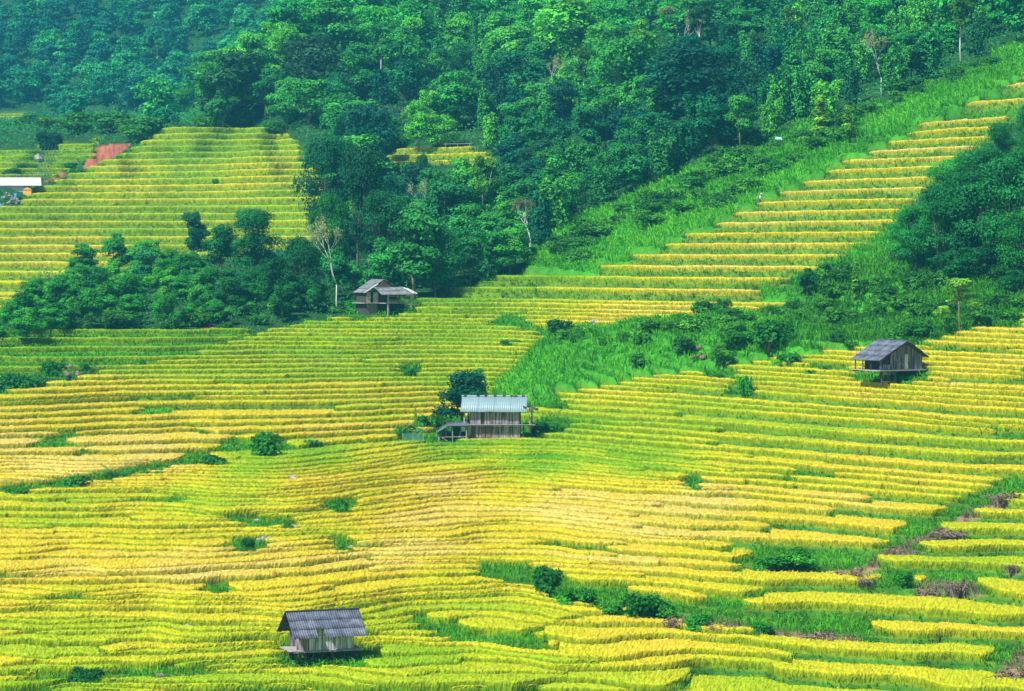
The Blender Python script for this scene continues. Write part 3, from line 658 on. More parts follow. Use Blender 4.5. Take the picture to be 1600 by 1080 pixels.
def banana(e):
    r = np.random.default_rng(8); t = MB(); t.tube([(0, 0, -.2), (0, 0, 1.6)], [.13, .08], 7); t.build('stem', M_bark, e, True)
    for a, up, L, cb in ((2.9, .15, 2.2, .0), (2.6, .9, 1.7, .0), (.2, .35, 1.7, 0), (1.2, 2.5, 1.9, 1), (4.2, .6, 1.6, 0), (5.4, .2, 1.5, 0), (2.0, 1.2, 1.4, .3)):
        d = np.array([math.cos(a), math.sin(a), 0]); sd = np.array([-math.sin(a)*.7, math.cos(a)*.7, .5]); S = 9; vs = []; fs = []
        if cb == 1: sd = np.array([1., 0, 0]); d = d*.15
        for j, s in enumerate(np.linspace(0, 1, S)):
            p = d*L*s*.85+np.array([0, 0, 1.5+L*(up*s*.62-(.0 if cb == 1 else .55)*s*s)]); w_ = .26*math.sin(math.pi*min(.97, .08+s*.92))**.5
            vs += [p-sd*w_-np.array([0, 0, .06]), p, p+sd*w_-np.array([0, 0, .06])]
            if j: b = 3*j; fs += [(b-3, b-2, b+1, b), (b-2, b-1, b+2, b+1)]
        base = np.array([.28,.52,.04]) if cb == 1 else np.array([.03,.22,.09])
        mesh_np('leaf', np.array(vs), np.array(fs), M_leaf, np.tile(base*(1+r.uniform(-.15, .15)), (len(vs), 1)), e)
proto('banana', 'banana_plant', banana)
def bush(seed, n=1500, base=(.05,.26,.03), flat=.8, size=.115):
    def f(e):
        r = np.random.default_rng(seed); lob = [(r.uniform(-.8, .8), r.uniform(-.6, .6), r.uniform(.25, 1.0), r.uniform(.35, .6), flat) for _ in range(11)]
        t = MB()
        for L in lob[:7]: t.tube([(L[0]*.2, L[1]*.2, -.2), (L[0]*.6, L[1]*.6, L[2]*.5), L[:3]], [.05, .035, .02], 4)
        t.build('stem', M_bark, e); crown_mesh('foliage', lob, n, size, e, base, seed, warm=.3)
    return f
for s_ in range(3): proto(('bush', s_), 'bush', bush(500+s_))
def pads(e):   # tree with flat layered sprays
    r = np.random.default_rng(9); lob = []
    for q in range(17):
        zz = r.uniform(4.0, 9.7); rad = (10.6-zz)*.62; a = r.uniform(0, 2*math.pi); lob.append((rad*math.cos(a)*.8, rad*math.sin(a)*.8, zz, r.uniform(.9, 1.5), .34))
    limbs(e, 7.5, lob, M_bark, .17, 9); crown_mesh('crown', lob, 4200, .22, e, (.15,.42,.035), 9, up=1.0, warm=.5)
proto('pads', 'layered_tree', pads)
def shoots(e): # young column-like shoots
    r = np.random.default_rng(10); lob = [(r.uniform(-.5, .5)*(1-z_/11), r.uniform(-.5, .5), z_, .85*(1-z_/12)+.2, .8) for z_ in np.linspace(1, 9.6, 15)]
    limbs(e, 8, lob[::3], M_bark, .1, 3, lean=.1); crown_mesh('crown', lob, 2200, .22, e, (.11,.38,.04), 10, warm=.3)
proto('shoots', 'young_tree', shoots)

def terrace_z(p):
    """ground height at world point using the built sheet"""
    u = p[0]/p[1]*FP+U0; i = int(np.clip(round((u-UC[0])/2.6), 0, NI-1))
    return float(np.interp(p[1], GYv[i], GZv[i]))
USED = set()
def place(key, u, v, h, label, cat, group=None, col=(1, 1, 1), rz=None, wide=1.0, nominal=10.0, sink=.0):
    """plant of height h metres with its foot on the slope seen at (u, v)"""
    e, parts_ = PROTO[key]
    if key in USED: o = copy_tree(e)
    else: o = e; USED.add(key)
    p = ground_at(u, v); z_ = terrace_z(p); s = h/nominal
    o.location = (float(p[0]), float(p[1]), z_-sink); o.rotation_euler = (0, 0, random.uniform(0, 6.28) if rz is None else rz); o.scale = (s*wide, s*wide, s)
    tag(o, label, cat)
    if group: o['group'] = group
    elif 'group' in o: del o['group']
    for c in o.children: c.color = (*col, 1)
    return o
def px2m(u, v, px): return px*float(dist_at(u, v))/FP
def plantpx(key, u, v, hpx, label, cat, **kw): return place(key, u, v, px2m(u, v, hpx), label, cat, **kw)

# hand-placed individuals: (species, foot u, foot v, height px, label, colour, width)
dk_ = (.42, .52, .75); md = (.8, .85, .8); lt = (1.9, 1.5, .9); yl = (3.0, 1.9, .8)
SING = [
 (('broad',0),560,432,215,'tallest dark tree rising behind the grey stilt hut and the left hill terraces','tree',(.36,.45,.8),.62),
 (('broad',2),510,400,190,'very dark broad tree overhanging the right edge of the left hill terraces','tree',(.38,.5,.8),.62),
 (('broad',1),600,440,150,'dark tree behind the grey stilt hut, right of the tallest dark tree','tree',(.4,.5,.75),.8),
 (('broad',3),515,455,160,'mid green tree below the very dark overhanging tree','tree',(.9,.95,.7),.5),
 (('broad',2),678,462,120,'large rounded bright topped tree right of the grey stilt hut','tree',(.85,.9,.8),.95),
 (('broad',4),735,440,80,'round green tree above the top step of the middle terraces','tree',(.7,.8,.8),1.0),
 (('broad',1),795,425,80,'yellow green tree at the head of the grassy gully','tree',(1.7,1.35,.7),1.1),
 (('bare',0),527,488,122,'pale leafless trunked tree with sparse yellow leaves left of the grey stilt hut','tree',(1,1,1),.85),
 (('bare',1),828,405,90,'sparse brownish tree standing in the middle of the forest edge','tree',(1.0,.95,1.3),.9),
 (('bare',0),675,372,75,'sparse light green tree with forked pale trunk above the large rounded tree','tree',(.8,1.1,.9),.9),
 (('slender',0),577,425,100,'slender tree with tall bare pale trunk behind the grey stilt hut','tree',(.8,.9,.8),.75),
 (('slender',1),911,168,95,'slender tree with pale trunk in the upper middle of the forest','tree',(.8,.8,.7),.8),
 (('slender',0),594,140,80,'slender pale trunked tree on the wooded spur','tree',(.6,.7,.9),.8),
 (('slender',1),1090,112,100,'slender tree with crooked white trunk near the orange leaved tree','tree',(.5,.6,.8),.9),
 (('slender',0),245,120,60,'slender tree with thin white trunk on the far hazy slope','tree',(.5,.7,1),.8),
 (('bare',1),1060,75,58,'pale brown sparse tree near the top of the forest','tree',(1.3,1.1,1.2),1.1),
 ('fern',1018,92,44,'dark tree fern with arching fronds high in the forest','tree fern',(.6,.9,.9),1.35),
 ('pads',1135,145,48,'small tree with orange and yellow leaves in the dark forest','tree',(4.2,1.25,.8),1.3),
 ('pads',1500,524,98,'lone layered tree with lime sprays on the grassy slope above the right hut','tree',(1.1,1.05,.9),.95),
 ('shoots',1338,468,66,'young light green column shaped tree on the grassy slope','tree',(1.15,1.05,.9),1.1),
 ('shoots',1283,215,70,'bright lime young tree at the forest foot','tree',(2.2,1.5,.9),2.3),
 ('shoots',1325,225,58,'light green young tree at the forest foot beside the bright lime one','tree',(1.6,1.3,.9),2.0),
 (('broad',3),1262,460,48,'low rounded tree at the left of the grassy slope below the golden terraces','tree',(.6,.7,.6),1.1),
 (('broad',0),722,668,92,'dark leafy tree behind the two storey hut','tree',(.25,.45,1.1),1.3),
 (('broad',4),747,632,60,'small grey green tree beside the dark tree behind the two storey hut','tree',(1.0,1.05,1.2),.75),
 ('banana',650,684,42,'banana plant with one upright lime leaf left of the two storey hut','banana plant',(1,1,1),1.0),
 (('broad',1),303,412,88,'dark topped tree at the upper edge of the left tree belt','tree',(.35,.5,.75),.8),
 (('broad',2),400,440,115,'large dense green tree in the middle of the left tree belt','tree',(.65,.75,.7),.9),
 (('broad',0),345,430,80,'green tree left of the large dense belt tree','tree',(.6,.8,.7),1.0),
 (('broad',3),185,440,78,'bright green tree at the high point of the left end of the belt','tree',(1.3,1.2,.8),1.0),
 (('broad',4),225,460,75,'tree with whitish blossoms in the left tree belt','tree',(1.3,1.2,1.9),.9),
 (('broad',3),255,500,56,'yellow green tree low in the left tree belt','tree',(2.0,1.5,.7),1.0),
 (('broad',1),470,485,120,'dark tree at the right end of the left tree belt','tree',(.4,.5,.7),.75),
 (('broad',0),430,492,85,'dark green tree below the large dense belt tree','tree',(.42,.55,.65),.85),
 (('broad',2),145,490,72,'mid green tree in the left part of the belt','tree',(.7,.85,.7),1.1),
 (('broad',4),90,500,66,'light green tree near the left end of the belt','tree',(1.0,1.1,.8),1.1),
 (('broad',0),40,520,66,'green tree at the left end of the belt above the dark green terraces','tree',(.8,.95,.7),1.1),
 (('broad',3),-8,545,60,'green tree cut off by the left border above the dark green terraces','tree',(.7,.9,.7),1.1),
 (('broad',3),310,495,70,'light green tree in the centre of the belt foot','tree',(1.1,1.1,.8),.9),
 (('broad',1),360,500,64,'dark small tree at the belt foot beside the red soil scar','tree',(.5,.6,.6),1.0),
]
for key, u, v, hp, lab, cat, col, wd in SING:
    nom = {'fern': 6.2, 'banana': 3.6}.get(key, 10.0 if key in ('pads', 'shoots') or key[0] in ('broad', 'slender', 'big') else 8.6)
    if hp >= 100 and key[0] == 'broad': key = ('big', key[1] % 3)
    place(key, u, v, px2m(u, v, hp), lab, cat, col=col, wide=wd, nominal=nom)
# right-hand wood
k_ = 0
for (u, v, hp, kk_, col, lab) in [
 (1430,425,105,2,(.6,.75,.8),'dark tree at the left corner of the right wood'),(1470,430,150,0,(.35,.5,.75),'dark tall tree in the left half of the right wood'),(1520,425,170,3,(.33,.45,.7),'tall dark tree in the middle of the right wood'),
 (1575,430,190,1,(.35,.5,.75),'tall dark tree at the right end of the right wood'),(1480,345,95,4,(1.0,1.0,.8),'bright layered tree at the top left of the right wood'),(1540,340,110,2,(.45,.6,.75),'dark tree at the upper middle of the right wood'),
 (1600,350,120,0,(.5,.65,.75),'tree with lime tufts cut by the right border of the right wood'),(1610,440,130,4,(.6,.75,.7),'low tree cut by the right border below the right wood'),(1405,415,70,1,(.9,1,.8),'light green small tree at the left foot of the right wood'),
 (1560,270,80,3,(.4,.55,.7),'dark tree high in the right wood beside the golden terraces'),(1615,250,85,2,(.45,.6,.75),'dark tree at the top right corner of the right wood'),(1500,300,60,1,(.55,.7,.7),'small tree below the golden terraces in the right wood')]:
    place(('big', kk_ % 3), u, v, px2m(u, v, hp), lab, 'tree', col=(col[0]*1.5, col[1]*1.55, col[2]*1.1), wide=.85)
plantpx('fernbush', 1465, 372, 40, 'fern clump with arching fronds at the edge of the right wood', 'fern', nominal=3.4, col=(2.4, 1.7, .9))
plantpx('fernbush', 1545, 385, 38, 'bright fern clump in front of the dark right wood', 'fern', nominal=3.4, col=(2.8, 1.9, .8))
plantpx('fernbush', 182, 748, 28, 'dark green fern clump on the overgrown strip at left', 'fern', nominal=2.0, col=(.8, .9, 1.0))
# forest: individual trees over the wooded slopes
taken = [(s[1], s[2]) for s in SING]
cand = []
vrow = 462.0
while vrow > -70:
    du = 37+ (462-vrow)*.012; u = -45+random.uniform(0, du)
    while u < 1650:
        cand.append((u+random.uniform(-12, 12), vrow+random.uniform(-8, 8))); u += du
    vrow -= 19.5 if vrow > 150 else 21.5
cu = np.array([c[0] for c in cand]); cv = np.array([c[1] for c in cand])
bad = rice_mask(cu, cv) | inpoly(cu, cv, RICE[2]) | grass_mask(cu, cv) | inpoly(cu, cv, RFOREST) | hole_mask(cu, cv)
MAIZE = [(545,204),(560,172),(640,176),(700,150),(738,138),(738,163),(665,190),(600,207)]
bad |= inpoly(cu, cv, [(a, b+14) for a, b in MAIZE]) | inpoly(cu, cv, MAIZE)
bad |= (cu < 520) & (cv > 203)
bad |= (cu > 800) & (cv > 425-(cu-800)*.42)&(cu<1400)
for p in (RICE[3], RICE[5]): bad |= inpoly(cu, cv, [(a, b+(4 if b < 260 else 45)) for a, b in p])
bad |= inpoly(cu, cv, [(600,240),(780,236),(790,325),(600,325)]) | inpoly(cu, cv, [(0,195),(220,185),(225,225),(0,225)])
for p in SOIL: bad |= inpoly(cu, cv, [(a, b+12) for a, b in p])
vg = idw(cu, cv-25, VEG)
nb_ = nt_ = ns_ = 0
RNAME = lambda u, v: 'far hazy slope at upper left' if (u < np.interp(v, [0, 55, 128, 205], [560, 480, 370, 240]) and v < 210) else ('wooded spur left of centre' if u < 640 else ('middle of the forest' if u < 1000 else 'upper right of the forest'))
order = np.random.default_rng(4).permutation(len(cand))
wood = []
order = sorted(range(len(cand)), key=lambda q: -cand[q][1]); wood2 = []
for q in order:
    if bad[q]: continue
    u, v = cand[q]
    if RNAME(u, v).startswith('far'):
        wood.append((u, v, float(vg[q, 0]))); continue
    if min((abs(u-a)/18+abs(v-b)/10) for a, b in taken) < 1: continue
    br_, bm = float(vg[q, 0]), float(vg[q, 1]); far = v < 205 and RNAME(u, v).startswith('far')
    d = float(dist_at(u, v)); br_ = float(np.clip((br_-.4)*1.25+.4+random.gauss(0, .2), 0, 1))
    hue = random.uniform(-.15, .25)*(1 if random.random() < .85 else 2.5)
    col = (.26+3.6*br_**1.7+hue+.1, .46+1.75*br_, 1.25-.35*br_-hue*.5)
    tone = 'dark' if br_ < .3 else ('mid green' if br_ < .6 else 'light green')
    if random.random() < .035 and ns_ < 14:
        ns_ += 1; kk_ = random.choice([('slender', 0), ('slender', 1), ('slender', 1), ('bare', 0)]); tall = 'slender tree with a pale bare trunk' if kk_[0] == 'slender' else 'sparse crowned pale tree'
        place(kk_, u, v, random.uniform(9, 13), f'{tall} in the {RNAME(u, v)}', 'slender tree', f'{tall}s in the {RNAME(u, v)}'.replace('trunks in', 'trunk, several in'), (.6+.8*br_, .7+.7*br_, .9), wide=random.uniform(.7, .95)); continue
    if random.random() < bm and nb_ < 270:
        nb_ += 1; h = random.uniform(7.5, 11.5)*(d/560)**.5; 
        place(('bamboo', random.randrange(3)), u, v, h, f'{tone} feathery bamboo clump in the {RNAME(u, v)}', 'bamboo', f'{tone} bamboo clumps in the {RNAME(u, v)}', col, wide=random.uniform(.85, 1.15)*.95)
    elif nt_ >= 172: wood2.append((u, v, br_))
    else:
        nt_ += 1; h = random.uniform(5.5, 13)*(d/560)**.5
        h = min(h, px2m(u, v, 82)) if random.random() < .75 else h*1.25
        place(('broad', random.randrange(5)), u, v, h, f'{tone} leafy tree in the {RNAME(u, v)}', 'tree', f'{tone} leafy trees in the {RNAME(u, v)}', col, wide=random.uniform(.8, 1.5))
zone = [[(-10,525),(50,475),(110,440),(250,425),(400,430),(480,440),(500,500),(330,512),(100,520),(0,555)], [(1385,400),(1620,410),(1620,455),(1400,440)]]
for (zi, cnt) in ((0, 60), (1, 16)):
    P_ = zone[zi]; n_ = 0; t_ = 0
    while n_ < cnt and t_ < 4000:
        t_ += 1; u = random.uniform(min(p[0] for p in P_), max(p[0] for p in P_)); v = random.uniform(min(p[1] for p in P_), max(p[1] for p in P_))
        if not inpoly(np.array([u]), np.array([v]), P_)[0] or min((abs(u-a)/13+abs(v-b)/7) for a, b in taken) < 1: continue
        taken.append((u, v)); n_ += 1; b_ = random.uniform(.5, 1.1) if u < 300 else random.uniform(.1, .75)
        if zi: b_ *= .6
        nm = ('dark' if b_ < .3 else 'mid green' if b_ < .6 else 'light green'); wh = ('in the left tree belt above the middle terraces', 'at the foot of the right wood')[zi]
        place(('broad', random.randrange(5)), u, v, px2m(u, v, random.uniform(34, 62)), f'{nm} small tree {wh}', 'tree', f'{nm} small trees {wh}', (.38+1.6*b_**1.6, .5+1.1*b_, .8-.2*b_), wide=random.uniform(1.0, 1.4))
wr = np.random.default_rng(55)
def mass(name, places, label, npk, grow, blue, sp):
    wv, wf, wc = [], [], []; off = 0
    for (u, v, b_) in places:
        src = PROTO[('broad', int(wr.integers(0, 5)))][0].children; cm = [c for c in src if c.name.startswith('crown')][0].data
        n_ = len(cm.vertices); co_ = np.zeros(n_*3, np.float32); cm.vertices.foreach_get('co', co_); cl_ = np.zeros(n_*4, np.float32); cm.attributes['Col'].data.foreach_get('color', cl_)
        co_ = co_.reshape(-1, 4, 3); cl_ = cl_.reshape(-1, 4, 4)[..., :3]; pk = wr.choice(len(co_), npk, replace=False); Q = co_[pk]; cn = Q.mean(1, keepdims=True); Q = cn+(Q-cn)*grow
        a_ = wr.uniform(0, 6.28); rot = np.array([[math.cos(a_), -math.sin(a_), 0], [math.sin(a_), math.cos(a_), 0], [0, 0, 1]]); p = ground_at(u, v); h_ = wr.uniform(.7, 1.4)
        Q = (Q.reshape(-1, 3)@rot.T)*np.array([h_*1.1, h_*1.1, h_])+np.array([p[0], p[1], terrace_z(p)-1.5]); b_ = np.clip(b_+wr.normal(0, sp), 0, 1)
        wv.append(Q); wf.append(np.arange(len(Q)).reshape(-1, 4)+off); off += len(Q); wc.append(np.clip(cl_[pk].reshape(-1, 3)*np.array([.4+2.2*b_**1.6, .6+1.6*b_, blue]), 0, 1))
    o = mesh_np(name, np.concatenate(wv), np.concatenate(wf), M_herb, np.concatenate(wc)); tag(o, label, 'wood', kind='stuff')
mass('distant_wood', wood+[(u+wr.uniform(-25, 25), v+wr.uniform(-11, 11), b2) for u, v, b2 in wood], 'hazy blue green wood covering the far slope at upper left', 1300, 1.7, 2.2, .25)  # leaf blue raised: part of the distance haze is painted into the leaves
if wood2: mass('upper_wood', wood2, 'dense wood along the top of the slope behind the nearer trees', 2600, 1.3, 1.0, .1)
from collections import Counter
print('forest', nt_, nb_, len(wood), len(wood2), Counter(o.get('category') for o in bpy.data.objects))

# bushes with their own places
BUSH = [(410,715,38,(1.0,1.15,.7),.95,'round bright green bush on the overgrown strip above the near field'),(330,729,20,(.6,.8,.8),1.7,'wide low dark bush left of the round bright green bush'),(120,765,22,(1,1.1,.8),1.2,'green bush at the left part of the overgrown strip'),
 (30,775,16,(1.1,1.1,.8),1.6,'low bush on the overgrown strip at the left border'),(240,745,12,(1,1,.8),1.8,'low green bush right of the fern clump'),(490,697,11,(1,1,.7),1.6,'small bush on the strip right of the round bright green bush'),(570,693,9,(1,1,.7),1.3,'tiny bush in line with the strip left of the two storey hut'),
 (530,803,26,(.75,.95,.7),.8,'bush growing out of a grey stone heap in the near field'),(388,862,22,(.35,.6,.8),.55,'narrow dark bush above the low round bush in the near field'),(382,868,14,(.8,1,.7),1.3,'low green bush under the narrow dark bush'),(448,830,12,(.7,1,1),1.4,'low bush above a pale stone in the near field'),
 (540,865,12,(.8,1,.8),1.4,'low bush at the right side of the near left field'),(340,936,16,(1.3,1.2,.9),1.1,'small open yellow green bush left above the front hut'),(128,1070,28,(.35,.6,.9),.8,'dark twin bush near the bottom left corner'),(148,1070,26,(.38,.6,.85),.7,'dark bush touching the twin bush near the bottom left corner'),
 (852,928,40,(.45,.7,.8),.75,'tall dark bush at the left end of the bushy bank'),(900,945,26,(.8,1.1,.8),1.2,'green bush on the bushy bank right of the tall dark one'),(1000,968,46,(.6,.95,.8),.9,'tallest bush on the bushy bank'),(960,960,20,(1.1,1.3,.8),1.3,'low bush left of the tallest bank bush'),(1035,965,26,(.7,1.0,.7),1.1,'dark bush right of the tallest bank bush'),
 (1092,985,26,(.8,1.2,.8),1.0,'bright bush on the dry bank'),(1190,985,22,(.6,.9,.8),1.1,'dark green bush on the dry bank farther right'),(1240,882,24,(1.0,1.25,.7),1.7,'large grassy bush above the lower right terraces'),(1205,885,24,(.7,1.1,.9),1.3,'bluish green grassy bush at the left of the large one'),(1412,915,22,(.9,1.2,.7),1.0,'bright small bush on the bank between lower right plots'),
 (1360,1000,16,(.9,1.2,.6),1.3,'light bush below the dry bank'),(1165,618,32,(.8,1.2,.9),.55,'tall narrow grass green bush beside a thin pale pole'),(1290,582,16,(1.1,1.2,.8),1.2,'bush left of the right hut'),(1268,588,10,(.9,1.1,.8),1.2,'low bush between the pole and the right hut'),(1122,592,10,(1,1.2,.8),1.7,'low wide bush at the foot of the grass gully'),
 (640,586,15,(.8,1.15,.7),1.0,'small dark green bush alone in the middle left terraces'),(668,668,26,(.7,.9,.8),.9,'leafy bush between banana plant and lean to shed'),(632,682,18,(.8,1,.8),1.0,'bush left of the banana plant'),(720,683,22,(.9,1.1,.7),.7,'bush in front of the left corner of the two storey hut'),
 (855,672,16,(.8,1.05,.8),1.6,'low bush right of the two storey hut'),(870,640,9,(1,1.1,.7),2.0,'flat bush above right of the two storey hut'),(80,585,24,(.6,.9,.8),1.1,'bush beside the dark thatch heap at left'),(20,612,34,(.4,.65,.9),1.2,'large dark bush at the left border under the dark green terraces'),(45,610,26,(.5,.75,.8),1.3,'dark bush right of the large one at the left border'),(130,578,14,(.9,1.1,.8),1.0,'small bush right of the dark thatch heap'),(218,574,18,(1.2,1.2,.7),.8,'light bush on the steps of the middle left terraces'),
 (590,488,16,(1,1.2,.9),1.0,'leafy bush under the left corner of the grey stilt hut'),(552,488,22,(.8,1.1,1.2),1.2,'bluish bush between sparse tree and grey stilt hut'),(1250,760,8,(1,1.2,.8),1.5,'tiny green bush between plots of the right field'),(1405,535,22,(.9,1.0,.7),1.2,'bush behind the right hut roof'),(1440,528,24,(.5,.75,.8),1.4,'dark bush behind the right hut'),
 (1470,530,16,(.7,.9,.7),1.3,'low dark bush right behind the right hut'),(1575,505,22,(.8,1.0,.7),1.1,'bush on the small top plot at the right border'),(1200,560,44,(.6,.9,.7),1.1,'big bush on the lower edge of the grassy gully'),(1235,568,26,(.8,1.1,.7),1.2,'medium bush right of the big bush at the gully edge'),(1150,560,30,(1.0,1.2,.7),1.2,'bright bush left of the big bush at the gully edge'),
 (870,530,26,(.4,.6,.8),1.1,'dark bush at the upper left corner of the grass gully'),(800,540,14,(1,1.2,.8),1.5,'light bush by the end of the middle terraces'),(640,275,26,(.5,.75,.9),.8,'bush in front of the small forest rice patch'),(660,270,30,(.45,.7,.9),.5,'small tree like bush beside the forest rice patch'),(340,285,7,(.5,.9,.9),1.6,'tiny bush on the left hill terraces'),(255,282,9,(.6,.9,.9),1.6,'little dark bush in the upper left hill terraces'),
 (1080,300,22,(.9,1.1,.8),1.4,'bush on the grassy band left of the golden terraces'),(1150,255,26,(1.1,1.2,.8),1.2,'light bush on the grassy band at the forest foot'),(1010,345,26,(1,1.1,.8),1.4,'bush at the lower forest edge of the grassy band'),(1225,275,20,(.6,.9,.8),1.5,'darker bush in the upper grassy band'),(930,370,30,(.8,1,.8),1.4,'bush at the forest edge above the gully'),
 (110,258,8,(.5,.9,1),1.8,'dark shrub in the distant left plots'),(20,270,16,(.4,.7,1.1),1.6,'dark bluish bush above the long white roof'),(45,262,14,(.4,.7,1.1),1.4,'dark bluish bush beside the pale rock in the distant plots'),(122,275,17,(.7,.9,1),.9,'bush between the two red soil scars'),(140,268,10,(.5,.8,1),1.1,'dark little bush under the big red scar'),(80,232,40,(.15,.35,1.3),.65,'dark blue green conical bush at the top of the cables'),
 (230,208,26,(1.3,1.2,1.1),1.7,'pale bush above the left hill terraces'),(180,205,30,(.8,1.0,1.1),1.4,'bush above the big red soil scar'),(420,205,20,(.9,1.0,1.2),1.5,'grey green bush at the top right of the left hill terraces')]
for j, (u, v, hp, col, wd, lab) in enumerate(BUSH):
    o_ = place(('bush', j % 3), u, v+(3 if v > 640 else 0), px2m(u, v, hp*(1.22 if v > 640 else 1.1)), lab, 'bush', col=col, wide=wd, nominal=1.5)
    o_.location.z += .12 if v > 640 else 0

EDGE = [([(560,475),(640,470),(700,458),(760,440),(820,428)], 14, .35, 'along the forest edge above the middle terraces'), ([(830,425),(900,385),(980,350),(1060,310),(1130,262),(1200,232),(1300,200),(1420,160),(1560,95)], 46, .5, 'along the forest foot above the grassy band'),
 ([(1240,420),(1330,450),(1440,440),(1560,450),(1640,470)], 26, .3, 'on the slope under the right wood'), ([(1000,590),(1120,570),(1240,555),(1330,540),(1450,525),(1560,500)], 14, .7, 'along the lower edge of the grassy gully'), ([(20,540),(120,520),(300,512),(420,500),(540,488)], 24, .5, 'at the foot of the left tree belt'), ([(10,205),(120,205),(230,212),(330,196),(450,196)], 22, .5, 'above the left hill terraces')]
EDGE += [([(860,540),(960,560),(1060,555),(1150,540),(1230,530)], 16, 1.0, 'on the grassy mound above the right fields'), ([(1100,500),(1230,500),(1340,500),(1450,490),(1600,475)], 34, .55, 'on the green slope above the right hut'), ([(850,400),(960,370),(1080,330),(1180,290),(1260,250),(1330,225)], 30, .7, 'on the grassy band below the forest')]
for line, cnt, b0, wh in EDGE:
    seg = [math.hypot(b[0]-a[0], b[1]-a[1]) for a, b in zip(line[:-1], line[1:])]
    for q in range(cnt):
        t = (q+random.random())/cnt*sum(seg); j = 0
        while j < len(seg)-1 and t > seg[j]: t -= seg[j]; j += 1
        f_ = t/seg[j]; u = line[j][0]*(1-f_)+line[j+1][0]*f_+random.gauss(0, 10); v = line[j][1]*(1-f_)+line[j+1][1]*f_+random.gauss(0, 12 if wh.startswith('on') else 7)
        if rice_mask(np.array([u]), np.array([v+3]))[0]: continue
        b_ = float(np.clip(b0+random.gauss(0, .25), 0, 1)); nm = ('dark' if b_ < .33 else 'green' if b_ < .66 else 'bright green')
        place(('bush', random.randrange(3)), u, v, px2m(u, v, random.uniform(13, 30)), f'{nm} shrub {wh}', 'shrub', f'{nm} shrubs {wh}', (.5+1.1*b_, .65+.7*b_, .8), wide=random.uniform(.9, 1.6), nominal=1.5)

# ------------------------------------------------------------------ rocks, heaps
def rock_obj(u, v, wpx, label, n=1, m=None, name='boulder', cat='boulder', flat=.6):
    p = ground_at(u, v); z_ = terrace_z(p); w = px2m(u, v, wpx); r = np.random.default_rng(int(u*7+v))
    vs = []; fs = []; off = 0
    for q in range(n):
        c = np.array([0, 0, 0]) if n == 1 else r.uniform(-.5, .5, 3)*np.array([w, w*.5, 0])
        rad = w/2 if n == 1 else w*(r.uniform(.12, .24) if n < 29 else r.uniform(.05, .12)); c[2] = 0 if n == 1 else max(0, (1-abs(c[0])*2/w))*w*flat*r.uniform(0, .8)
        la, lo = 6, 9
        for a in range(la+1):
            for b in range(lo):
                t_, f_ = math.pi*a/la, 2*math.pi*b/lo; d = np.array([math.sin(t_)*math.cos(f_), math.sin(t_)*math.sin(f_), math.cos(t_)*(flat if n == 1 else .75)])
                k_ = 1+.28*float(vnoise(d[0]*1.7+q*3+u, d[1]*1.7+d[2]*2.1+v, 5)); vs.append(c+d*rad*k_)
        for a in range(la):
            for b in range(lo): fs.append((off+a*lo+b, off+(a+1)*lo+b, off+(a+1)*lo+(b+1) % lo, off+a*lo+(b+1) % lo))
        off = len(vs)
    o = mesh_np(name, np.array(vs), np.array(fs), m or M_rock, smooth=False); o.location = (float(p[0]), float(p[1]), z_+(w*.1 if n == 1 else 0)+(.3 if v > 500 else 0)); tag(o, label, cat); return o
rock_obj(532, 806, 26, 'grey stone heap under the bush in the near field', 26, name='stone_heap', cat='stone heap')
rock_obj(395, 870, 22, 'flat grey stones beside the low round bush in the near field', 12, name='stone_heap', cat='stone heap', flat=.3)
rock_obj(417, 846, 26, 'scattered grey stones right of the narrow dark bush', 14, name='stone_heap', cat='stone heap', flat=.25)
rock_obj(402, 818, 12, 'pale stone left on the overgrown patch in the near field', 1)
rock_obj(462, 832, 14, 'pale stone under the low bush in the near field', 1)
rock_obj(547, 862, 9, 'whitish stone on the bush patch at the right of the near left field', 1)
rock_obj(452, 752, 24, 'low grey stone heap on the bank under the green plots', 10, name='stone_heap', cat='stone heap', flat=.25)
rock_obj(485, 752, 16, 'smaller stone heap right of the low grey one on the bank', 7, name='stone_heap', cat='stone heap', flat=.25)
rock_obj(200, 345, 18, 'grey stone heap alone in the left hill terraces', 9, name='stone_heap', cat='stone heap', flat=.5)
rock_obj(930, 508, 16, 'grey boulder on the thin golden terrace above the gully', 1)
rock_obj(723, 690, 22, 'grey boulder pile at the left front corner of the two storey hut', 9, name='stone_heap', cat='stone heap', flat=.8)
rock_obj(1185, 1078, 16, 'light grey boulder at the bottom border', 1)
rock_obj(60, 248, 18, 'pale lilac rock in the distant left plots', 1, flat=1.0)
rock_obj(1092, 575, 22, 'brownish dry boulder shaped stump at the foot of the gully', 8, m=M_bark, name='dry_stump', cat='stump', flat=1.2)
rock_obj(212, 1037, 10, 'small grey stone in the bottom left field', 1); rock_obj(292, 983, 9, 'small stone left of the front hut', 1)
rock_obj(250, 1062, 16, 'brownish stone in the green strip at the bottom left', 1, m=M_thatch)
for j, (u, v, w, lab) in enumerate([(4,322,30,'grey rubble pile at the left border below the long white roof'),(24,318,24,'grey rubble pile next to the left hill terraces'),(12,311,20,'pale rubble pile against the white building wall'),(2,330,18,'bluish rubble at the left border')]):
    rock_obj(u, v, w, lab, 75, name='rubble_pile', cat='rubble', flat=.6)
rock_obj(112, 588, 24, 'dark grey thatch heap on the dark green terraces at left', 6, m=M_thatch, name='thatch_heap', cat='heap', flat=.9)
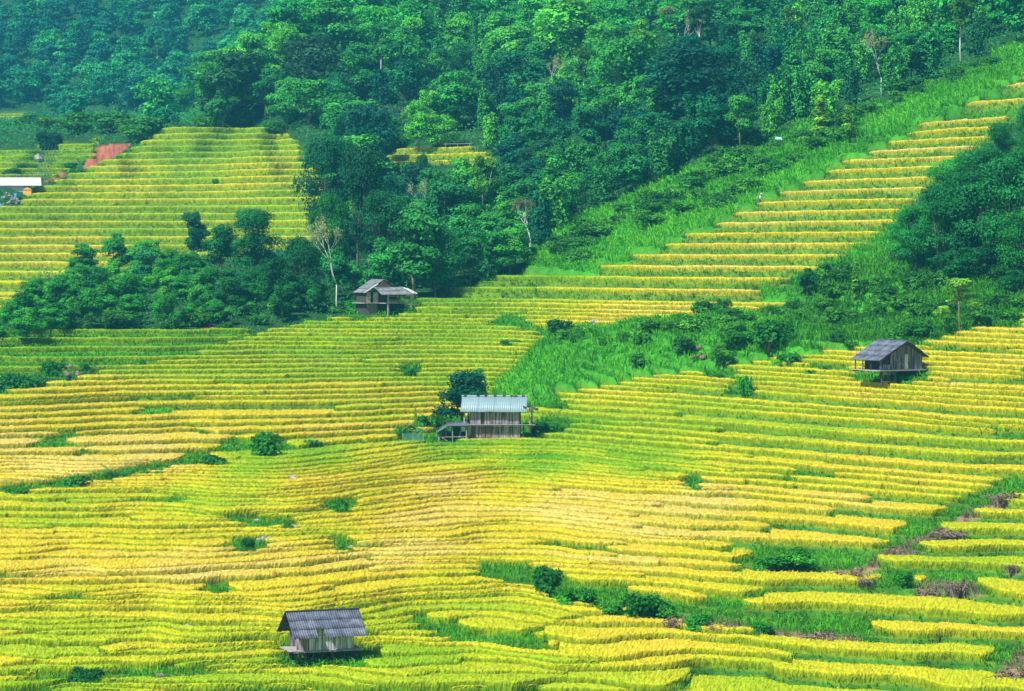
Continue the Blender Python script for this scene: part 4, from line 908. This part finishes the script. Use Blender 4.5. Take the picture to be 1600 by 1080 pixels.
# withered scrub on the dry banks
WS = [(1060,985,34,'withered brown scrub left end of the dry bank'),(1130,990,30,'withered scrub beside the bright bush on the dry bank'),(1290,1000,36,'withered brown scrub at the right end of the dry bank'),(1330,1005,30,'withered scrub above the light bush'),(1330,905,36,'withered brown scrub right of the large grassy bush'),
 (1400,868,34,'withered scrub above the upper lower right plot'),(1480,838,34,'withered scrub on the steep edge at lower right'),(1575,785,34,'withered purple brown scrub at the right border'),(1500,925,34,'withered scrub under the middle plot at lower right'),(1450,925,28,'withered scrub left under the middle plot at lower right'),(1585,1060,44,'tall withered scrub at the bottom right corner'),(1590,895,24,'withered scrub at the right border between plots'),(1260,1055,22,'withered scrub low at the bottom right terraces'),(1350,915,24,'withered scrub below the narrow plot at lower right')]
def withered(e):
    r = np.random.default_rng(77); t = MB()
    for q in range(150):
        a = r.uniform(0, 6.28); b0 = np.array([math.cos(a)*r.uniform(0, .9), math.sin(a)*r.uniform(0, .6), -.1]); L = r.uniform(.5, 1.3); d = np.array([r.uniform(-.7, .7), r.uniform(-.7, .4), 1.]); p1 = b0+d*L*.6; p2 = p1+np.array([d[0]*.8, d[1]*.8, -.1])*L*.7
        t.tube([b0, p1, p2], [.035, .028, .012], 3)
    t.build('twigs', M_thatch, e)
    lob = [(r.uniform(-.7, .7), r.uniform(-.4, .4), r.uniform(.2, .7), .35, .8) for _ in range(6)]; crown_mesh('foliage', lob, 160, .1, e, (.27,.19,.13), 7, var=.3)
proto('withered', 'withered_scrub', withered)
for u, v, hp, lab in WS: place('withered', u, v, px2m(u, v, hp), lab, 'scrub', wide=1.1, nominal=1.3, col=(1, 1, 1))

# ------------------------------------------------------------------ buildings
def planks(mb, a, b, z0, z1, w=.2, th=.03, gap=.028, top=None, seed=0, skip=(), tilt=.0):
    """vertical boards from a to b (xy), height z0..z1 or top(t)"""
    r = random.Random(seed); a = np.array(a, float); b = np.array(b, float); L = np.linalg.norm(b-a); d = (b-a)/L; n = np.array([d[1], -d[0]]); x = 0; i = 0
    while x < L-.02:
        ww = min(w*r.uniform(.75, 1.3), L-x); o = r.uniform(-.012, .012)
        if i not in skip:
            p = a+d*(x+gap)+n*o; q_ = a+d*(x+ww)+n*o; t1 = z1 if top is None else top((x+gap)/L); t2 = z1 if top is None else top((x+ww)/L); zz = z0-r.uniform(0, .06); e = n*th
            dz = r.uniform(-.03, .0)
            mb.add([(p[0], p[1], zz), (q_[0], q_[1], zz), (q_[0]-e[0], q_[1]-e[1], zz), (p[0]-e[0], p[1]-e[1], zz), (p[0], p[1], t1+dz), (q_[0], q_[1], t2+dz), (q_[0]-e[0], q_[1]-e[1], t2+dz), (p[0]-e[0], p[1]-e[1], t1+dz)],
                   [(0, 3, 2, 1), (4, 5, 6, 7), (0, 1, 5, 4), (1, 2, 6, 5), (2, 3, 7, 6), (3, 0, 4, 7)])
        x += ww; i += 1
def corr(mb, e0, e1, r0, r1, rowsn=3, pitch=.16, amp=.028, skip=(), sheets=6, seed=0, th=.012):
    """corrugated sheets between eave line e0-e1 and ridge line r0-r1; rows overlap like tiles"""
    r = random.Random(seed); e0, e1, r0, r1 = [np.array(p, float) for p in (e0, e1, r0, r1)]
    nrm = np.cross(e1-e0, r0-e0); nrm /= np.linalg.norm(nrm); nrm = nrm if nrm[2] > 0 else -nrm; L = np.linalg.norm(e1-e0)
    for row in range(rowsn):
        for s in range(sheets):
            if (row, s) in skip: continue
            t0, t1 = row/rowsn-(.03 if row else r.uniform(0, .02)), (row+1)/rowsn; s0, s1 = s/sheets, (s+1)/sheets+.012; nseg = max(8, int((s1-s0)*L/pitch*6)); lift = row*.0+.012*(s % 2)+r.uniform(0, .012)
            vs = []
            for j in range(nseg+1):
                ss = s0+(s1-s0)*j/nseg; wv = amp*math.sin(2*math.pi*ss*L/pitch)
                for tt, l2 in ((t0, .03 if row else 0), (t1, 0)):
                    p = (e0*(1-ss)+e1*ss)*(1-tt)+(r0*(1-ss)+r1*ss)*tt+nrm*(wv+lift+l2); vs.append(p); vs.append(p-nrm*th)
            fs = []
            for j in range(nseg):
                b = 4*j; fs += [(b, b+4, b+6, b+2), (b+1, b+3, b+7, b+5), (b, b+1, b+5, b+4), (b+2, b+6, b+7, b+3)]
            fs += [(0, 2, 3, 1), (4*nseg, 4*nseg+1, 4*nseg+3, 4*nseg+2)]
            mb.add(vs, fs)
def hut_root(name, u, v, d, rz, label, cat='hut'):
    """hut whose ground level is seen at (u,v), at distance d"""
    e = empty(name, (d*(u-U0)/FP, d, d*(HV-v)/FP), rz); tag(e, label, cat); return e
def gd(u, v): return float(dist_at(u, v))

# front hut
d1 = gd(503, 1031); S1 = d1/185.
h = hut_root('stilt_hut', 503, 1031, d1, R(20), 'front hut of pale vertical planks on short stilts with a dark corrugated roof', 'hut'); h.scale = (S1,)*3; h.location.z += .2
def post(name, parent, x, y, z0, z1, w=.12, m=M_dark, dx=0):
    b = MB(); b.beam((x+dx, y, z0), (x, y, z1), w); return b.build(name, m, parent)
for x in (-2.0, -1.45, -.9, -.3, .4, 1.2, 1.85):
    post('stilt', h, x, -1.05, -.3, .46, .12)
for x in (-1.7, -.5, .7, 1.8): post('stilt', h, x, .95, -.3, .46, .12)
post('stilt', h, -2.15, -.2, -.3, .46, .12, dx=-.25)
b = MB(); b.box(-2.25, 2.3, -1.25, -1.16, .47, .56); b.box(-2.3, 2.35, 1.1, 1.2, .47, .56)
for i in range(13): b.box(-2.5+.18*i, -2.35+.18*i, -1.3+.02*(i % 3), 1.25, .57, .61)
for i in range(14): b.box(-.16+.18*i, -.01+.18*i, -1.3+.03*(i % 2), 1.2, .57, .61)
b.build('floor_deck', M_gtimber, h)
b = MB(); b.beam((-2.2, -.95, .40), (2.1, -.95, .40), .1); b.beam((-2.2, .95, .40), (2.1, .95, .40), .1); b.build('cross_beam', M_dark, h)
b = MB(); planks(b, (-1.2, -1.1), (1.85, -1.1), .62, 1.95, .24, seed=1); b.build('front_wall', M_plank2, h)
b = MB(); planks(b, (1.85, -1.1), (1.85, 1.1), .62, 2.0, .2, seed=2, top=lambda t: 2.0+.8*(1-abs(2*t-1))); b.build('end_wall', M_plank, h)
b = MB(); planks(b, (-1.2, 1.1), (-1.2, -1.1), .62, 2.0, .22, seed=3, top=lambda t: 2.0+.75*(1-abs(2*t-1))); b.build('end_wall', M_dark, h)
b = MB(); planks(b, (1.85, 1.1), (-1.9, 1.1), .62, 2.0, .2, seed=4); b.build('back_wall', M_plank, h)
b = MB(); b.box(-1.15, 1.8, -1.06, -1.03, .62, 1.95); b.build('gap_shade_backing', M_dark, h)  # dark sheet added behind the boards so their gaps look shaded
b = MB(); planks(b, (-1.95, -.75), (-1.55, -1.12), .62, 1.95, .2, seed=5); planks(b, (-1.6, -1.12), (-1.24, -1.12), .62, 1.95, .2, seed=6); b.build('porch_wall', M_plank, h)
b = MB(); corr(b, (-2.45, -1.98, 1.52), (2.45, -1.98, 1.52), (-2.45, 0, 3.02), (2.45, 0, 3.02), 3, skip=((0, 3),), sheets=9, seed=1); 
corr(b, (2.45, 1.98, 1.52), (-2.45, 1.98, 1.52), (2.45, 0, 3.02), (-2.45, 0, 3.02), 3, sheets=9, seed=2)
rf = b.build('roof', M_fibro, h, True)
b = MB(); b.beam((-2.5, 0, 3.05), (2.5, 0, 3.05), .2, .05); b.build('ridge_cap', M_dark, rf)
b = MB()
for x in (-2.3, -.9, .6, 2.2):
    for s in (-1, 1): b.beam((x, s*1.93, 1.47), (x, 0, 2.92), .07)
for s in (-1, 1):
    for t in (.1, .5, .9): b.beam((-2.4, s*1.95*(1-t), 1.50+1.48*t), (2.4, s*1.95*(1-t), 1.50+1.48*t), .05)
b.build('roof_frame', M_dark, h)

# two storey hut in the middle
d2 = gd(772, 687); S2 = d2/296.
h = hut_root('two_storey_hut', 772, 687, d2, R(-1.5), 'two storey plank hut with a pale blue grey metal roof in mid field'); h.scale = (S2,)*3
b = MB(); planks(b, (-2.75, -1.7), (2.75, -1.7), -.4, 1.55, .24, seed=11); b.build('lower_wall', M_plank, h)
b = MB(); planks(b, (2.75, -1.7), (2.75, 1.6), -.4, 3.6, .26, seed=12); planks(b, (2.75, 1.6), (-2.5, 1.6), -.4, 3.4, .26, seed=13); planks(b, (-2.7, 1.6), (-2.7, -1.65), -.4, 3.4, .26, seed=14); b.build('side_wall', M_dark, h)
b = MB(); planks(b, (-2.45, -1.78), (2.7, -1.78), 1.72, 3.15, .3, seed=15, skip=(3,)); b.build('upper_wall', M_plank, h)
b = MB(); b.box(-2.5, 2.65, -1.72, -1.69, 1.7, 3.1); b.build('upper_gap_shade_backing', M_dark, h)  # added dark backing, stands in for the shade behind the upper boards
b = MB(); b.box(-3.1, 4.3, -2.25, -1.8, 1.56, 1.66); b.box(2.8, 4.2, -1.75, .8, 1.56, 1.66); b.build('floor_deck', M_dark, h)
b = MB()
for x in (-2.9, 2.95, 3.9): b.beam((x, -2.15, 1.62), (x, -2.15, 1.9), .06)
b.beam((-3.1, -2.28, 1.68), (4.3, -2.28, 1.68), .07); b.build('handrail', M_gtimber, h)
post('post', h, -3.0, -1.9, 1.67, 3.3, .13, M_gtimber, dx=-.05); post('post', h, 3.75, -1.7, 1.3, 3.35, .16, M_gtimber); post('post', h, 3.95, -.2, 1.0, 3.3, .12, M_dark)
post('post', h, 3.1, -1.7, -.5, 1.56, .13, M_dark); post('post', h, 3.9, -1.0, -.5, 1.56, .12, M_dark)
b = MB(); corr(b, (-3.4, -2.3, 3.02), (3.35, -2.3, 3.02), (-3.3, -.3, 4.55), (3.38, -.3, 4.55), 1, pitch=.22, amp=.012, sheets=8, seed=3)
corr(b, (3.35, 1.9, 3.3), (-3.4, 1.9, 3.3), (3.38, -.3, 4.55), (-3.3, -.3, 4.55), 1, pitch=.22, amp=.012, sheets=8, seed=4); rf = b.build('roof', M_palemetal, h, True)
for x in (-3.0, -1.65, -.85, .1, 1.05, 1.85, 2.25, 3.05):
    b = MB(); b.beam((x-.14, -.42, 4.56), (x+.16, -.36, 4.57), .12, .13); b.build('ridge_stone', M_dark, rf)
b = MB(); b.beam((-3.35, -.3, 4.6), (3.4, -.3, 4.6), .16, .05); b.build('ridge_cap', M_white, rf)
b = MB(); corr(b, (4.6, -2.1, 3.15), (4.6, 1.2, 3.15), (3.0, -2.1, 3.6), (3.0, 1.2, 3.6), 1, sheets=3, seed=6); b.build('side_roof', M_fibro, h, True)
b = MB(); b.box(-1.3, -.85, -1.76, -1.72, .0, 1.4); b.box(-.7, -.25, -1.76, -1.72, .0, 1.4); b.build('lattice_door', mat('reddish_door', .9, .1, noisy((.10,.06,.05), (.26,.17,.14), 9, stretch=(3, 3, 1))), h)
zz2 = d2*(HV-687)/FP
# white drum standing on the lower deck corner
bx_ = h.location.x
b = MB(); b.tube([(0, 0, 0), (0, 0, .55)], [.26, .26], 14); dr = b.build('water_drum', M_white, None, True); dr.location = (bx_-3.2*S2, d2-2.0*S2, zz2+.98*S2); tag(dr, 'white drum standing at the left corner of the two storey hut', 'drum')
b = MB(); 
for dx_, dy_ in ((-.3, -.3), (.3, -.3), (-.3, .3), (.3, .3)): b.beam((dx_, dy_, -1.4), (dx_, dy_, -.03), .09)
b.box(-.4, .4, -.4, .4, -.03, 0); sh = b.build('drum_stand', M_gtimber, None); sh.location = dr.location; tag(sh, 'rough wooden stand under the white drum', 'stand')
# lean-to shed
ds = gd(705, 688); h = hut_root('lean_to_shed', 706, 688, ds, R(4), 'low dark open lean to shed left of the two storey hut', 'shed'); k = ds/296.; h.scale = (k,)*3
for x, y, z1 in ((-1.4, -1.2, .75), (0, -1.2, 1.35), (1.45, -1.2, 1.5), (-1.4, 1, .9), (1.4, 1, 1.7)): post('post', h, x, y, -.3, z1, .08, M_gtimber)
b = MB(); corr(b, (-1.65, -1.5, .85), (-1.5, 1.3, .8), (-.55, -1.5, 1.55), (-.55, 1.3, 1.6), 1, sheets=2, seed=7); corr(b, (-.55, -1.5, 1.55), (1.7, -1.5, 1.62), (-.55, 1.3, 1.75), (1.7, 1.3, 1.95), 1, sheets=4, seed=8); b.build('roof', M_fibro, h, True)
b = MB(); b.beam((-1.4, -1.2, .55), (-.5, -1.2, .0), .06); b.beam((-1.4, -1.2, .4), (1.4, -1.2, .45), .06); b.build('rail', M_gtimber, h)
b = MB(); planks(b, (1.5, 1.05), (-1.5, 1.05), -.3, .9, .2, seed=9); b.box(-1.2, 1.3, -.4, .9, -.1, .35); b.build('back_wall', M_dark, h)
# net fence
p0 = ground_at(629, 692); p1 = ground_at(662, 692)
h = empty('net_fence', tuple(p0)); tag(h, 'teal net fence on thin poles left of the lean to shed', 'fence')
L = float(p1[0]-p0[0]); 
for x in (0, L*.5, L): post('post', h, x, 0, -.3, 1.0, .05, M_gtimber)
b = MB()
for i in range(int(L/.1)): b.beam((i*.1, 0, .05), (i*.1, 0, .92), .035, .012)
for j in range(9): b.beam((0, -.02, .08+j*.1), (L, -.02, .08+j*.1), .012, .035)
b.build('net', M_net, h)

# right hut (gable towards us)
d3 = gd(1398, 601); h = hut_root('gabled_hut', 1411, 599, d3, R(30), 'dark plank hut on stilts with gable front and side porch among the right terraces'); k = d3/250.*.98; h.scale = (k,)*3; h.location.z += .12
xL, xR, yB = -2.75, 2.3, 3.9
ap = 3.72; eL = 1.98; eR = 2.32; fx = .35
b = MB(); corr(b, (xL-.15, -.35, eL), (xL-.15, yB, eL), (0.2, -.45, ap), (0.2, yB+.1, ap), 4, sheets=7, seed=21, pitch=.2); corr(b, (xR+.35, yB, eR-.1), (xR+.35, -.35, eR-.1), (0.2, yB+.1, ap), (0.2, -.45, ap), 3, sheets=7, seed=22, pitch=.2); b.build('roof', M_fibro, h, True)
b = MB(); b.beam((xL-.1, -.3, eL-.05), (.2, -.38, ap-.08), .06, .1); b.beam((xR+.3, -.3, eR-.13), (.2, -.38, ap-.08), .06, .1)
for y in (1, 2.4, 3.7): b.beam((xL, y, eL-.05), (.2, y, ap-.1), .06); b.beam((xR+.2, y, eR-.1), (.2, y, ap-.1), .06)
b.build('roof_frame', M_dark, h)
def gab(x): return eL-.12+(ap-eL)*(x-xL+.15)/(2.95) if x < .2 else ap-.12-(ap-eR+.1)*(x-.2)/(xR+.15)
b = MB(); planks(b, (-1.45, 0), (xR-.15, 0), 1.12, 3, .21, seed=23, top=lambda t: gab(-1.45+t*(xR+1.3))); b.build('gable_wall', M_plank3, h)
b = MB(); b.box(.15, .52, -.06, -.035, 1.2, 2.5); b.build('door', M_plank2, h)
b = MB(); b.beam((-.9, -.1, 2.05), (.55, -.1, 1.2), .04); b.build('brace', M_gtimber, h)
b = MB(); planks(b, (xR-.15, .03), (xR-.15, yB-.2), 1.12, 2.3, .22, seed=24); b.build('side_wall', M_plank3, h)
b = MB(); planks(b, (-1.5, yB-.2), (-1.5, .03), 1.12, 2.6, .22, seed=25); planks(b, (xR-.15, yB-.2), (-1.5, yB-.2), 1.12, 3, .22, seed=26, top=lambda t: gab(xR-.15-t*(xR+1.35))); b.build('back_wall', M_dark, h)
b = MB(); planks(b, (-2.5, -.02), (-1.5, -.02), 1.12, 1.62, .2, seed=27); b.build('porch_wall', M_plank3, h)
b = MB(); b.box(-2.45, -1.48, .25, .29, 1.1, 2.2); b.build('porch_screen', M_dark, h)
post('porch_post', h, -2.5, 0, 1.1, 2.1, .1, M_plank3)
for y in (1.3, 2.5, 3.6): post('porch_post', h, -2.6, y, 1.1, 2.05, .07, M_dark)
b = MB()
for i in range(26): b.box(-2.85+.205*i, -2.66+.205*i, -.3, yB, 1.02+.004*(i % 2), 1.09)
b.build('floor_deck', M_gtimber, h)
b = MB(); b.beam((-2.9, -.15, .96), (2.6, -.15, .96), .1); b.beam((-2.9, yB-.3, .96), (2.6, yB-.3, .96), .1); b.build('floor_beam', M_dark, h)
for x, y in ((-2.35, 0), (-1.6, 0), (-.9, -.05), (-1.0, .9), (1.2, .6), (2.1, .2), (2.0, 3.2), (0, 3.2)): post('stilt', h, x, y, -.3, .95, .15, M_dark)
b = MB(); b.beam((-2.4, -.05, .08), (-.9, -.05, .05), .08); b.beam((-2.4, -.05, .78), (-.9, -.05, .78), .08); b.build('cross_rail', M_plank3, h)
# upper left hut
d4 = gd(596, 491); h = hut_root('grey_stilt_hut', 600, 492, d4, R(28), 'old grey stilt hut with open veranda and patched pent roof below the forest'); k = d4/365.; h.scale = (k,)*3
ap = 4.55; eL = 2.85
b = MB(); corr(b, (-2.85, -.2, eL), (-2.85, 3.2, eL), (-.1, -.3, ap), (-.1, 3.4, ap), 3, sheets=6, seed=31, pitch=.2); corr(b, (2.4, 3.2, 3.05), (2.4, -.2, 3.05), (-.1, 3.4, ap), (-.1, -.3, ap), 3, sheets=6, seed=32, pitch=.2); rf = b.build('roof', M_fibro2, h, True)
b = MB(); b.beam((-2.9, -.33, eL), (-1.0, -.33, eL+1.12), .13, .08); b.build('verge_board', M_white, rf)
b = MB(); corr(b, (-1.5, -2.5, 2.6), (3.5, -2.1, 2.6), (-1.5, -.35, 3.5), (2.4, -.35, 3.55), 2, sheets=6, seed=33, pitch=.2); b.build('pent_roof', M_fibro2, h, True)
b = MB(); b.beam((-1.45, -.5, 3.52), (.3, -.5, 3.52), .28, .04); b.beam((2.55, -.6, 3.5), (3.2, -2.2, 2.75), .22, .05); b.beam((3.0, -.6, 3.4), (3.75, -2.0, 2.72), .22, .05); b.build('roof_patch', M_white, h)
def g4(x): return 2.75+1.65*(x+2.6)/2.5 if x < -.1 else 4.4-1.5*(x+.1)/2.4
b = MB(); planks(b, (-1.9, -.12), (2.0, -.12), 3.3, 4, .25, seed=34, top=lambda t: g4(-1.9+3.9*t)); b.build('gable_wall', M_thatch, h)
b = MB(); planks(b, (-2.5, -.05), (-.85, -.05), 1.62, 2.95, .3, seed=35, skip=(2,)); b.build('upper_wall', M_gtimber, h)
b = MB(); planks(b, (-2.45, .0), (-.95, .0), -.5, 1.42, .45, seed=36); b.build('lower_wall', M_thatch, h)
b = MB(); planks(b, (-2.5, 3.0), (-2.5, .0), -.5, 2.9, .3, seed=37); planks(b, (1.9, 3.0), (-2.5, 3.0), -.5, 3.0, .3, seed=38); planks(b, (1.9, .1), (1.9, 3.0), 1.5, 3.0, .3, seed=39); planks(b, (-.8, .35), (1.9, .35), -.3, 3.0, .3, seed=40); b.build('back_wall', M_dark, h)
b = MB(); b.box(-3.0, 2.6, -.3, 3.1, 1.46, 1.56); b.box(-.8, 3.0, -2.0, -.3, 1.46, 1.55); b.build('floor_deck', M_gtimber, h)
for x, y in ((-.35, -1.95), (2.9, -1.9)): post('veranda_post', h, x, y, -.6, 2.75, .17, M_gtimber)
for x, y in ((1.3, -1.9),): post('veranda_post', h, x, y, 1.5, 2.7, .08, M_dark)
for x, y in ((-2.4, .1), (-.9, .1), (1.0, .2), (1.8, 2.8)): post('stilt', h, x, y, -.6, 1.5, .13, M_dark)
b = MB(); b.beam((-.4, -1.98, 1.9), (2.9, -1.95, 1.9), .06); b.beam((-.4, -1.98, 1.68), (2.9, -1.95, 1.68), .08); b.beam((-.4, -1.95, 2.4), (2.9, -1.9, 2.4), .06); b.build('railing', M_gtimber, h)
pb = ground_at(645, 480); b = MB(); b.box(-.95, .95, -.3, .3, .55, .62)
for x in (-.8, .8):
    for y in (-.22, .22): b.beam((x, y, -.5), (x, y, .55), .07)
be = b.build('bench', M_gtimber, None); be.location = (float(pb[0]), float(pb[1]), terrace_z(pb)+.15); tag(be, 'pale plank bench on posts right of the grey stilt hut', 'bench')

# long white building at the left border
dw = gd(40, 300); zw = dw*(HV-298)/FP; x1 = dw*(66-U0)/FP; x0 = x1-26
h = empty('long_building', (x1, dw, zw)); tag(h, 'long white roofed building with pale blue wall at the left border', 'building')
b = MB(); b.add([(-26, -1.0, 1.0), (0, -1.0, 1.0), (-1.1, 5, 2.6), (-26, 5, 2.6), (-26, -1.0, .92), (0, -1.0, .92), (-1.1, 5, 2.5), (-26, 5, 2.5)], [(0, 1, 2, 3), (7, 6, 5, 4), (0, 4, 5, 1), (1, 5, 6, 2), (2, 6, 7, 3), (3, 7, 4, 0)]); b.build('roof', M_white, h)
b = MB(); b.box(-26, -3.2, -.4, 4.5, -1.5, 1.05); b.build('wall', mat('pale_blue_wall', .7, .2, noisy((.45,.58,.68), (.55,.67,.75), 1)), h)
b = MB(); b.box(-3.4, -2.4, -.75, -.42, .1, .82); b.build('window', M_blue, h)
pb = ground_at(43, 303); b = MB(); b.box(-.75, .75, -.6, .6, -.5, .75); b.add([(-.85, -.7, .75), (.85, -.7, .75), (.85, .7, .75), (-.85, .7, .75), (0, -.7, 1.2), (0, .7, 1.2)], [(0, 1, 4), (2, 3, 5), (1, 2, 5, 4), (3, 0, 4, 5), (0, 3, 2, 1)]); o = b.build('orange_tarp_shelter', M_orange, None); o.location = (float(pb[0]), float(pb[1]), float(pb[2])); tag(o, 'small orange tarp shelter beside the long white roofed building', 'shelter')
for u, v, lab in ((25, 309, 'blue barrel on the rubble right of the pale piles'), (1, 325, 'light blue barrel at the left border')):
    pb = ground_at(u, v); b = MB(); b.tube([(0, 0, -.2), (0, 0, .25), (0, 0, .8)], [.38, .42, .38], 10); o = b.build('barrel', M_blue, None, True); o.location = tuple(map(float, pb)); tag(o, lab, 'barrel')
# cables running up the far slope
pa = ground_at(66, 287); pc = ground_at(80, 222)
h = empty('cable_line', tuple(map(float, pa))); tag(h, 'bundle of thin dark cables strung up the distant slope beside the white roof', 'cables')
for j in range(5):
    s0 = -1.6+.8*j*.9; q0 = np.array([s0*.8, 0, 1.2]); q1 = np.array([float(pc[0]-pa[0])+s0, float(pc[1]-pa[1]), float(pc[2]-pa[2])+.8])
    pts_ = [q0+(q1-q0)*t+np.array([0, 0, -1.2*4*t*(1-t)*.3]) for t in np.linspace(0, 1, 7)]
    b = MB(); b.tube(pts_, .055, 4); b.build('cable', M_steel, h)
# pole in the right field
pp = ground_at(1170, 616); b = MB(); b.tube([(0, 0, -.3), (.05, 0, 2.0)], [.035, .03], 6); o = b.build('pole', M_pale, None); o.location = (float(pp[0]), float(pp[1])-.6, terrace_z(pp)); tag(o, 'thin pale pole beside the tall narrow bush', 'pole')
# bamboo rail by the forest patch
pp = ground_at(715, 233); b = MB(); b.tube([(-2.6, 0, .9), (2.6, 0, 1.0)], .045, 5)
for x in (-2.2, 0, 2.2): b.tube([(x, 0, -.4), (x, 0, 1.05)], .045, 5)
o = b.build('rail_fence', M_gtimber, None); o.location = tuple(map(float, pp)); tag(o, 'grey rail fence above the small forest rice patch', 'fence')
# blue sheet at the forest foot
pp = ground_at(1216, 222); b = MB(); b.add([(-.6, 0, 0), (.6, 0, 0), (.45, .5, .7), (-.45, .5, .8), (-.5, -.1, .35), (.5, -.15, .3)], [(0, 1, 5, 4), (4, 5, 2, 3), (0, 4, 3), (1, 2, 5), (0, 3, 2, 1)]); o = b.build('tarpaulin', mat('pale_blue_sheet', .5, .3, noisy((.2,.42,.75), (.35,.6,.85), 2)), None); o.location = (float(pp[0]), float(pp[1])-.8, terrace_z(pp)+.7); tag(o, 'crumpled light blue sheet at the foot of the forest', 'sheet')
# person bending in the grass
def person(u, v):
    p = ground_at(u, v); z_ = terrace_z(p); e = None
    J = [(0, 0, .95), (.02, -.05, 1.15), (.1, -.12, 1.32), (.16, -.16, 1.42), (.20, -.2, 1.56), (.21, -.22, 1.66),
         (-.1, 0, .9), (-.12, -.1, .5), (-.14, .02, .06), (-.14, -.14, .03), (.1, 0, .9), (.14, -.12, .5), (.15, 0, .06), (.15, -.16, .03),
         (-.08, -.1, 1.36), (-.14, -.2, 1.1), (-.06, -.4, .95), (.28, -.14, 1.34), (.34, -.28, 1.1), (.3, -.46, .96)]
    Rr = [.15, .15, .16, .06, .10, .08, .09, .065, .045, .035, .09, .065, .045, .035, .055, .042, .035, .055, .042, .035]
    E = [(0,1),(1,2),(2,3),(3,4),(4,5),(0,6),(6,7),(7,8),(8,9),(0,10),(10,11),(11,12),(12,13),(2,14),(14,15),(15,16),(2,17),(17,18),(18,19)]
    me = bpy.data.meshes.new('person'); me.from_pydata(J, E, []); o = bpy.data.objects.new('person', me); C.objects.link(o)
    md_ = o.modifiers.new('Skin', 'SKIN'); 
    me.skin_vertices.new() if not me.skin_vertices else None
    for s, rr2 in zip(me.skin_vertices[0].data, Rr): s.radius = (rr2, rr2)
    me.skin_vertices[0].data[0].use_root = True
    o.modifiers.new('Sub', 'SUBSURF').levels = 1; me.materials.append(M_trousers)
    o.location = (float(p[0]), float(p[1])-1.0, z_+.15); tag(o, 'person in pale grey top and hat working in the grass left of the golden terraces', 'person')
    b = MB(); b.tube([(0.02, -.04, .98), (.05, -.07, 1.15), (.1, -.12, 1.3), (.14, -.15, 1.44)], [.19, .2, .22, .1], 12); b.build('shirt', M_cloth, o, True)
    b = MB(); b.tube([(.2, -.21, 1.66), (.2, -.21, 1.69), (.2, -.21, 1.80)], [.2, .15, .07], 12); b.build('hat', M_cloth, o, True)
person(1186, 316)

# ------------------------------------------------------------------ air
hz = bpy.data.meshes.new('haze'); X0, X1_, Ya, Yb, Za, Zb = -1500, 1500, -30, 2500, -42, 420
hz.from_pydata([(X0, Ya, Za), (X1_, Ya, Za), (X1_, Yb, Za), (X0, Yb, Za), (X0, Ya, Zb), (X1_, Ya, Zb), (X1_, Yb, Zb), (X0, Yb, Zb)], [], [(0, 3, 2, 1), (4, 5, 6, 7), (0, 1, 5, 4), (1, 2, 6, 5), (2, 3, 7, 6), (3, 0, 4, 7)])
m = bpy.data.materials.new('haze_air'); m.use_nodes = True; nt = m.node_tree; nt.nodes.remove(nt.nodes['Principled BSDF'])
pv = nt.nodes.new('ShaderNodeVolumePrincipled'); pv.inputs['Color'].default_value = (.08, .58, 1.0, 1); pv.inputs['Density'].default_value = .00021; pv.inputs['Anisotropy'].default_value = .1
nt.links.new(pv.outputs[0], nt.nodes['Material Output'].inputs['Volume']); hz.materials.append(m)
o = bpy.data.objects.new('haze', hz); C.objects.link(o); tag(o, kind='stuff'); o['label'] = 'thin blue haze over the valley'; o['category'] = 'haze'

# ------------------------------------------------------------------ light, sky, camera
SE, SR = 51, 226       # sun elevation, compass rotation
w = bpy.data.worlds.new('World'); bpy.context.scene.world = w; w.use_nodes = True; nt = w.node_tree
sk = nt.nodes.new('ShaderNodeTexSky'); sk.sky_type = 'NISHITA'; sk.sun_disc = False; sk.sun_elevation = R(SE); sk.sun_rotation = R(SR); sk.air_density = 1.0; sk.dust_density = 2.0
nt.links.new(sk.outputs[0], nt.nodes['Background'].inputs[0]); nt.nodes['Background'].inputs[1].default_value = .062
sl = bpy.data.lights.new('sun', 'SUN'); sl.energy = 4.7; sl.angle = R(4); sl.color = (1, .96, .88); so = bpy.data.objects.new('sun', sl); C.objects.link(so)
# direction to the sun: Nishita rotation 0 is +Y, clockwise seen from above
az = R(SR); dx_, dy_ = math.sin(az), math.cos(az)
from mathutils import Vector
so.rotation_euler = Vector((dx_*math.cos(R(SE)), dy_*math.cos(R(SE)), math.sin(R(SE)))).to_track_quat('Z', 'Y').to_euler()
cam = bpy.data.cameras.new('camera'); co = bpy.data.objects.new('camera', cam); C.objects.link(co); co.location = (0, 0, 0); co.rotation_euler = (R(90), 0, 0)
cam.sensor_width = 36; cam.lens = 100; cam.shift_y = -(540-HV)/1600; cam.clip_start = 1; cam.clip_end = 4000
sc = bpy.context.scene; sc.camera = co
sc.view_settings.view_transform = 'Standard'; sc.view_settings.look = 'None'; sc.view_settings.exposure = .72; sc.view_settings.gamma = 1
sc.cycles.max_bounces = 5; sc.cycles.diffuse_bounces = 3; sc.cycles.glossy_bounces = 2; sc.cycles.transmission_bounces = 3; sc.cycles.volume_bounces = 1; sc.cycles.transparent_max_bounces = 8
sc.cycles.volume_max_steps = 32; sc.cycles.use_adaptive_sampling = True
for key, (e, _) in PROTO.items():
    if key not in USED:
        for c in list(e.children): bpy.data.objects.remove(c)
        bpy.data.objects.remove(e)
print('objects', len(bpy.data.objects))
